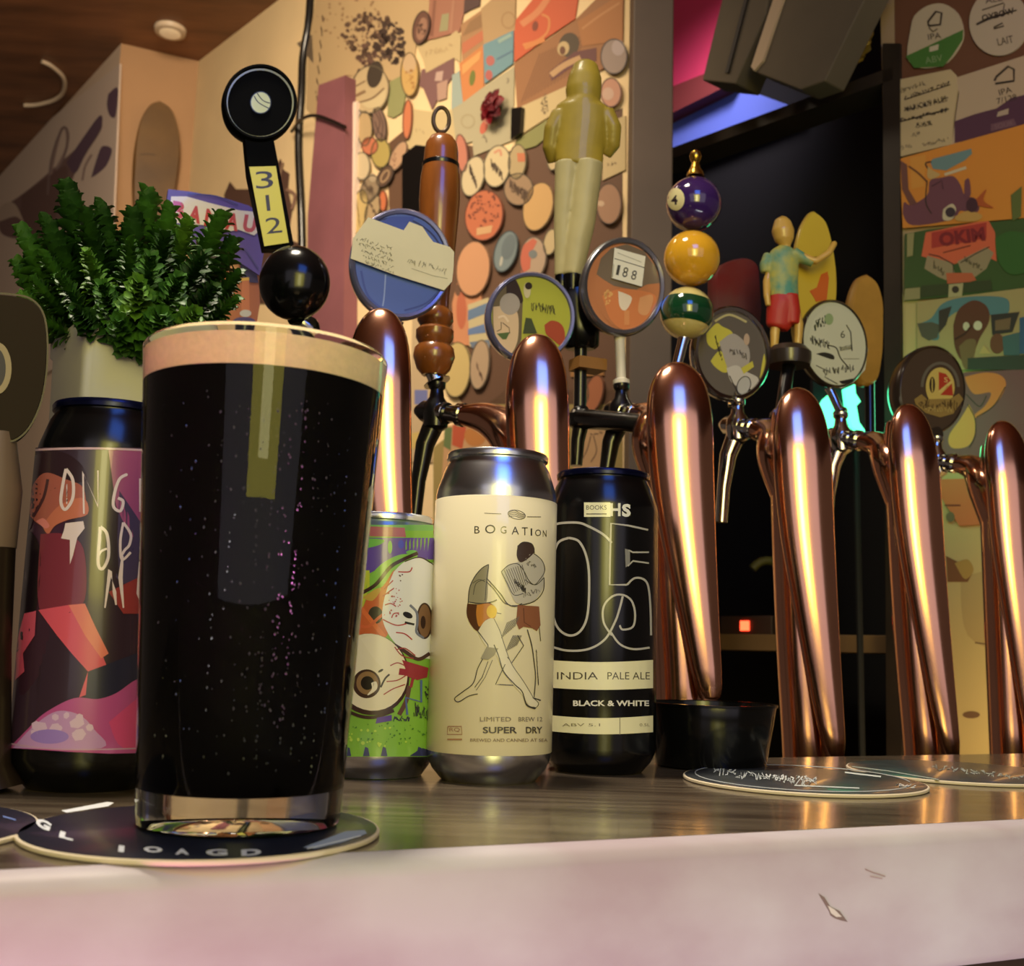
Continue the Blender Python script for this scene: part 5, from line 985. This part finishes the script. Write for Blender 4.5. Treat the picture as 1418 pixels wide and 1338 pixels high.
# red rose
rc = wallA.map(693, 153, .018); t = thing('red_rose', 'dark red artificial rose pinned on the collage wall', 'rose', rc); rk = rc.y/F*1.5
bm = NB(); rr = random.Random(9)
for ring_, (n_p, rr_, lift) in enumerate(((3, 5, .012), (5, 10, .008), (7, 16, .002))):
    for k in range(n_p):
        an = 2*PI*k/n_p+ring_*.5; d = wallA.h*math.cos(an)+UP*math.sin(an); s_ = wallA.h*-math.sin(an)+UP*math.cos(an); c = rc+wallA.n*lift; R_ = rr_*rk
        vs = [bm.verts.new(c+d*R_*q+s_*R_*w_*.55+wallA.n*z) for q, w_, z in ((0, 0, 0), (.5, -.8, .003), (.95, -.5, .001), (1.15, 0, -.002), (.95, .5, .001), (.5, .8, .003))]
        bm.faces.new(vs)
r_ = bmesh.ops.solidify(bm, geom=bm.faces[:], thickness=.0015); obj('petals', bm, mat('rose_red', (150, 22, 34), .5, color2=(90, 10, 20), scale=60), t, smooth=False)
bm = NB(); tube(bm, [rc-wallA.n*.017, rc+wallA.n*.002], .006, 10); obj('calyx', bm, LEAFS[0], t)

# ------------------------------------------------------------------ left wall lettering and plaque
a = Art(); DP = (92, 68, 84)
a.blob([(0, 290), (40, 262), (95, 215), (120, 190), (138, 168), (140, 180), (118, 215), (100, 250), (92, 300), (60, 330), (20, 330), (0, 320)], (116, 88, 84)); a.curve([(70, 262), (72, 230), (84, 182), (92, 180), (92, 205), (78, 235)], 4, (150, 124, 116))
a.blob([(150, 130), (163, 122), (160, 160), (152, 160), (148, 145)], DP); a.blob([(126, 246), (138, 208), (146, 202), (155, 208), (148, 228), (136, 240)], DP); a.curve([(114, 250), (118, 230), (127, 214)], 3, (150, 124, 116)); a.blob([(30, 270), (60, 250), (92, 230), (88, 270), (60, 330), (30, 340)], (104, 76, 70))
a.curve([(66, 270), (70, 225), (80, 190), (90, 176), (95, 190), (88, 220), (78, 236)], 2.2, (130, 108, 104)); a.blob([(-10, 300), (6, 282), (20, 282), (30, 300), (32, 308), (20, 300), (-10, 310)], (190, 168, 150)); a.blob([(92, 225), (112, 195), (138, 160), (140, 176), (120, 210), (104, 240)], DP)
pin('wall_sign', [(-60, 340), (-60, 268), (166, 88), (155, 350), (150, 460), (-60, 600)], (206, 184, 166), 'pale sign with large purple brush lettering on the left wall', 'sign', a, pl=wallB, th=.004)
a = Art(); a.curve([(194, 214), (205, 213), (215, 215)], 1.2, (70, 48, 18))
o_ = spline([(222, 138), (238, 150), (248, 180), (250, 215), (244, 260), (236, 300), (222, 330), (200, 330), (188, 300), (184, 260), (186, 210), (194, 168), (208, 144), (222, 138)], 4)[:-1]
bm = NB(); slab(bm, wallJ, o_, .03, .002, 3); o = obj('wooden_plaque', bm, mat('olive_wood', (112, 78, 26), .5, color2=(88, 60, 18), scale=9, coat=.3), None, 'surfboard shaped olive wood plaque on the tan wall corner', 'plaque'); a.build('crack', wallJ, MATTINK, o, off=.033)
pin('paper_cutout', [(366, 262), (380, 232), (388, 220), (392, 235), (400, 240), (398, 262), (404, 290), (398, 330), (420, 340), (420, 420), (330, 420), (310, 270), (318, 252), (326, 262)], (72, 44, 36), 'dark brown cutout figure on the cream wall behind the 312 lever', 'paper cutout', Art().curve([(378, 275), (388, 240), (392, 225)], 3, (150, 120, 96)).curve([(396, 262), (408, 270), (404, 290)], 4, (140, 104, 88)))
# ceiling fittings
c = atz(236, 40, CEIL); t = thing('ceiling_light', 'small round white downlight in the brown ceiling', 'ceiling light', (c.x, c.y, CEIL-.012))
bm = NB(); lathe(bm, (c.x, c.y, CEIL-.012), [(.030, 0), (.034, .002), (.036, .0115)], 32); obj('trim_ring', bm, mat('white_enamel', (214, 190, 160), .4), t)
bm = NB(); lathe(bm, (c.x, c.y, CEIL-.014), [(.020, 0), (.026, .003)], 24); obj('lens', bm, mat('lens', (226, 206, 176), .3, emit=(255, 215, 160), estr=.25), t)
bm = NB(); tube(bm, [atz(x, y, CEIL-.006) for x, y in spline([(58, 85), (72, 92), (88, 108), (88, 126), (76, 138), (52, 145), (34, 146)], 5)], .0055, 10); obj('ceiling_hook', bm, mat('white_enamel', (214, 190, 160), .4), None, 'curved white cable loop fixed on the brown ceiling', 'cable')

# ------------------------------------------------------------------ posters on the right wall
RG = 'posters and coasters on the right wall'
def rp(name, pts, c, lb, cat, ar=None, off=.0005, th=.002): return pin(name, pts, c, lb, cat, ar, pl=right, off=off, th=th, group=RG)
DKI = (56, 44, 34)
rp('paper_sheet', [(1238, -80), (1440, -80), (1440, 95), (1330, 110), (1240, 130)], (104, 64, 40), 'rust brown paper behind the round coasters at the top right', 'paper', off=.0001, th=.0004)
rp('paper_sheet', [(1250, 408), (1440, 380), (1440, 1140), (1258, 1140)], (190, 166, 112), 'large cream sheet low on the right wall behind the end taps', 'paper', Art().blob([(1330, 800), (1400, 790), (1430, 860), (1400, 900), (1340, 880)], (176, 150, 100)).line([(1350, 890), (1372, 893)], 2, (110, 86, 60)).ell(1345, 990, 12, 5, (110, 80, 56)).poly([(1310, 770), (1330, 780), (1346, 795), (1340, 806), (1312, 806)], (120, 76, 44)).blob([(1322, 780), (1340, 775), (1348, 790), (1336, 802)], (170, 134, 70)), off=.0001, th=.0004)
a = Art(); a.poly([(1254, 78), (1334, 41), (1333, 55), (1318, 78), (1306, 92), (1266, 94)], (70, 112, 44)); a.line([(1286, 36), (1302, 34), (1304, 18), (1296, 16), (1285, 30), (1286, 36)], 3, DKI); a.text('IPA', 1294, 50, 8, DKI, wd=18, rot=-8); a.poly([(1287, 65), (1300, 61), (1299, 69), (1287, 72)], (196, 180, 150)); a.text('ABV', 1293, 82, 9, (130, 150, 100), wd=24, rot=-10); a.line([(1286, 38), (1292, 44), (1298, 40)], 1.6, DKI)
rp('wall_coaster', spline([(1261, 40), (1266, 22), (1284, 8), (1306, 5), (1326, 18), (1334, 42), (1330, 62), (1312, 86), (1288, 94), (1268, 92), (1256, 78), (1261, 40)], 3)[:-1], (186, 166, 136), 'round coaster white above and green below', 'coaster', a, off=.0012)
a = Art(); a.line([(1360, 14), (1390, 4)], 1.6, DKI); a.text('ALE', 1376, -1, 8, DKI, wd=24, rot=-10); a.line([(1352, 34), (1368, 26), (1408, 14)], [3, 4, 2], DKI); a.text('OXBOW', 1382, 20, 9, DKI, wd=46, rot=-14, bold=.03); a.line([(1376, 40), (1390, 36), (1388, 32), (1376, 38)], 2, DKI); a.text('LAIT', 1392, 56, 10, DKI, wd=22, rot=-12); a.line([(1391, 5), (1388, 22)], 1.3, DKI)
rp('wall_coaster', ell(1383, 31, 41, 46, 0, 36), (184, 164, 138), 'round white coaster with handwriting at the top right corner', 'coaster', a, off=.0012)
a = Art()
for i, (x0, y0, x1, y1, wt) in enumerate(((1242, 128, 1282, 114, 1.5), (1252, 136, 1316, 115, 2.2), (1252, 152, 1314, 136, 2.4), (1241, 169, 1312, 152, 3), (1268, 174, 1290, 170, 1.4), (1262, 187, 1274, 185, 1.2), (1240, 206, 1262, 202, 1.2), (1276, 202, 1312, 192, 1.4))): a.scrib(x0, y0, x1, y1, int((x1-x0)/4)+2, DKI, wt*.6, 120+i, 3.4)
a.line([(1253, 138), (1316, 117)], 1.6, DKI); a.line([(1241, 170), (1314, 151)], 2, DKI); a.text('VARIOUS ALES', 1282, 144, 8, DKI, wd=60, rot=-15); a.text('5.6%', 1280, 172, 7, DKI, wd=22, rot=-10)
rp('paper_note', [(1236, 112), (1316, 96), (1324, 104), (1326, 125), (1320, 160), (1318, 200), (1250, 216), (1238, 220)], (192, 168, 126), 'handwritten cream note beside the dark jamb', 'note', a, off=.0018)
a = Art(); a.poly([(1322, 168), (1350, 158), (1380, 150), (1400, 136), (1440, 126), (1440, 176), (1322, 198)], (84, 48, 66)); a.line([(1378, 116), (1404, 112), (1404, 96), (1396, 92), (1380, 106), (1377, 112)], 3.2, DKI); a.text('IPA', 1392, 126, 8, DKI, wd=18, rot=-16); a.text('7/128', 1394, 137, 8, DKI, wd=28, rot=-14); a.poly([(1382, 155), (1397, 150), (1396, 158), (1380, 162)], (180, 156, 132)); a.poly([(1372, 172), (1404, 164), (1408, 174), (1372, 182)], (110, 74, 84)); a.text('SOUR', 1390, 173, 6, (130, 96, 100), wd=26, rot=-12)
rp('poster', [(1322, 108), (1440, 70), (1440, 178), (1318, 200), (1328, 130)], (186, 160, 130), 'white and plum label with a hand drawn glass outline', 'poster', a, off=.0014)
a = Art(); PU = (112, 66, 78)
a.poly([(1260, 218), (1282, 214), (1280, 258), (1262, 262)], (214, 146, 60)); a.blob([(1250, 296), (1252, 280), (1262, 284), (1284, 270), (1288, 250), (1304, 246), (1320, 244), (1330, 256), (1336, 270), (1352, 276), (1356, 290), (1346, 296), (1330, 292), (1318, 304), (1264, 312)], PU); a.poly([(1288, 224), (1292, 220), (1345, 206), (1346, 213), (1336, 222), (1310, 236), (1292, 234)], (110, 136, 134)); a.curve([(1294, 244), (1284, 232), (1282, 226), (1290, 224)], 2, DKI); a.curve([(1308, 242), (1326, 236), (1338, 232)], 4, (206, 186, 150)); a.blob([(1285, 230), (1292, 236), (1302, 242), (1290, 248), (1284, 244)], (196, 160, 100))
a.poly([(1247, 222), (1256, 228), (1258, 262), (1270, 282), (1260, 284), (1249, 262)], (112, 70, 60)); a.curve([(1258, 230), (1272, 240), (1284, 252)], 2.5, (110, 66, 40)); a.curve([(1284, 250), (1282, 280), (1290, 296)], 1.5, DKI); a.line([(1290, 258), (1304, 250), (1306, 262)], 1.2, (70, 40, 50)); a.blob([(1306, 290), (1318, 282), (1324, 290), (1318, 304), (1306, 304)], (200, 182, 150)); a.ell(1316, 294, 7, 7, (60, 46, 54)); a.blob([(1336, 250), (1342, 248), (1344, 270), (1336, 272)], PU); a.blob([(1352, 276), (1366, 262), (1362, 278), (1376, 288), (1352, 284)], (176, 84, 36)); a.blob([(1322, 300), (1340, 292), (1360, 298), (1352, 306), (1326, 306)], (196, 150, 80)); a.ell(1346, 284, 8, 10, (70, 38, 48)); a.poly([(1400, 270), (1415, 258), (1414, 300), (1402, 306)], (96, 104, 50))
rp('poster', [(1246, 220), (1440, 166), (1440, 300), (1250, 316)], (214, 136, 50), 'orange poster with a plum coloured creature on the right wall', 'poster', a, off=.0022)
a = Art(); OR = (214, 100, 66)
a.poly([(1282, 322), (1368, 304), (1378, 322), (1380, 362), (1368, 356), (1340, 360), (1320, 366), (1276, 355)], OR); a.poly([(1290, 322), (1366, 308), (1366, 330), (1290, 344)], (176, 58, 48)); a.text('OKIM', 1332, 328, 20, (128, 36, 40), wd=64, rot=-8, bold=.05); a.poly([(1284, 354), (1318, 364), (1322, 378), (1310, 388), (1300, 384), (1280, 372)], (156, 136, 104)); a.poly([(1326, 362), (1366, 342), (1376, 350), (1366, 372), (1350, 384), (1332, 378)], (156, 136, 104)); a.line([(1286, 352), (1300, 355), (1320, 366)], 1.4, DKI); a.line([(1330, 364), (1350, 352), (1370, 342)], 1.4, DKI); a.line([(1320, 366), (1320, 394)], 1, DKI); a.poly([(1310, 378), (1346, 378), (1352, 388), (1330, 394), (1312, 394)], (190, 96, 62)); a.line([(1306, 350), (1344, 340)], 1.6, (120, 56, 40)); a.scrib(1336, 360, 1360, 372, 10, (96, 84, 60), 1.2, 140, 6); a.scrib(1292, 366, 1308, 380, 8, (96, 84, 60), 1.2, 141, 6)
a.poly([(1276, 396), (1372, 388), (1374, 402), (1274, 412)], (58, 66, 36)); a.poly([(1253, 400), (1274, 398), (1274, 414), (1252, 416)], (150, 138, 96)); a.poly([(1314, 394), (1334, 392), (1332, 410), (1313, 412)], (176, 160, 118)); a.ell(1323, 401, 5, 5, (60, 50, 40)); a.blob([(1378, 330), (1400, 320), (1430, 330), (1430, 370), (1400, 380), (1382, 360)], (56, 96, 40)); a.poly([(1256, 324), (1266, 322), (1264, 354), (1256, 356)], (150, 142, 96))
rp('poster', [(1253, 324), (1284, 318), (1440, 300), (1440, 402), (1252, 416)], (62, 84, 40), 'green poster with orange shorts and red block letters', 'poster', a, off=.0018)
a = Art(); BL = (88, 122, 128)
a.blob([(1274, 448), (1290, 440), (1306, 420), (1340, 411), (1390, 412), (1398, 426), (1392, 436), (1370, 436), (1330, 430), (1302, 452), (1300, 470), (1284, 468)], BL); a.poly([(1270, 448), (1290, 446), (1302, 450), (1298, 468), (1286, 472), (1276, 466)], (84, 80, 66)); a.poly([(1300, 430), (1318, 424), (1310, 450), (1300, 462)], (60, 52, 44)); a.blob([(1320, 450), (1328, 428), (1348, 416), (1366, 424), (1370, 444), (1356, 470), (1344, 500), (1332, 500), (1322, 480)], (96, 54, 36)); a.blob([(1328, 480), (1340, 470), (1352, 474), (1344, 508), (1334, 508)], (120, 92, 60))
a.ell(1338, 452, 4.5, 6, (200, 186, 156)); a.ell(1354, 451, 6, 6.5, (206, 192, 164)); a.poly([(1372, 436), (1412, 432), (1402, 460), (1374, 464)], (56, 48, 44)); a.poly([(1378, 444), (1400, 440), (1398, 456), (1378, 458)], (120, 92, 66)); a.ell(1381, 476, 10, 14, (110, 66, 44)); a.poly([(1362, 478), (1356, 490), (1372, 490)], (190, 160, 100)); a.poly([(1340, 496), (1440, 490), (1440, 512), (1340, 512)], (58, 62, 50)); a.poly([(1412, 440), (1440, 436), (1440, 490), (1412, 490)], (60, 88, 120)); a.line([(1322, 470), (1336, 462), (1346, 450)], 2, (60, 32, 24)); a.poly([(1388, 466), (1412, 460), (1412, 492), (1390, 492)], (70, 96, 96))
rp('poster', [(1270, 418), (1440, 396), (1440, 512), (1330, 512), (1270, 500)], (170, 148, 100), 'poster with a brown masked face under a blue hat', 'poster', a, off=.0024)
a = Art(); OG = (206, 116, 60)
a.blob([(1336, 522), (1364, 516), (1386, 520), (1393, 534), (1380, 558), (1354, 578), (1350, 574), (1364, 562), (1372, 544), (1350, 546), (1340, 534)], OG); a.blob([(1342, 560), (1350, 578), (1350, 600), (1340, 618), (1318, 620), (1314, 604), (1330, 580)], (210, 140, 74)); a.curve([(1352, 578), (1376, 562), (1392, 536)], 1.3, DKI); a.curve([(1338, 546), (1354, 562), (1360, 560), (1366, 548)], 1.3, DKI); a.curve([(1340, 560), (1350, 580), (1350, 604), (1342, 620)], 1.3, DKI)
rp('poster', [(1334, 516), (1440, 510), (1440, 640), (1300, 648), (1300, 560), (1330, 540)], (120, 76, 78), 'mauve poster with an orange bent arm at the right edge', 'poster', a, off=.0030)
rp('poster', [(1300, 664), (1440, 660), (1440, 722), (1328, 728), (1304, 690)], (196, 112, 66), 'orange paper strip behind the last copper tap', 'poster', Art().poly([(1350, 676), (1384, 690), (1380, 716), (1362, 700)], (70, 40, 30)).ell(1316, 716, 6, 7, (110, 100, 70)).line([(1308, 700), (1330, 700)], 2, (110, 50, 36)), off=.0012)
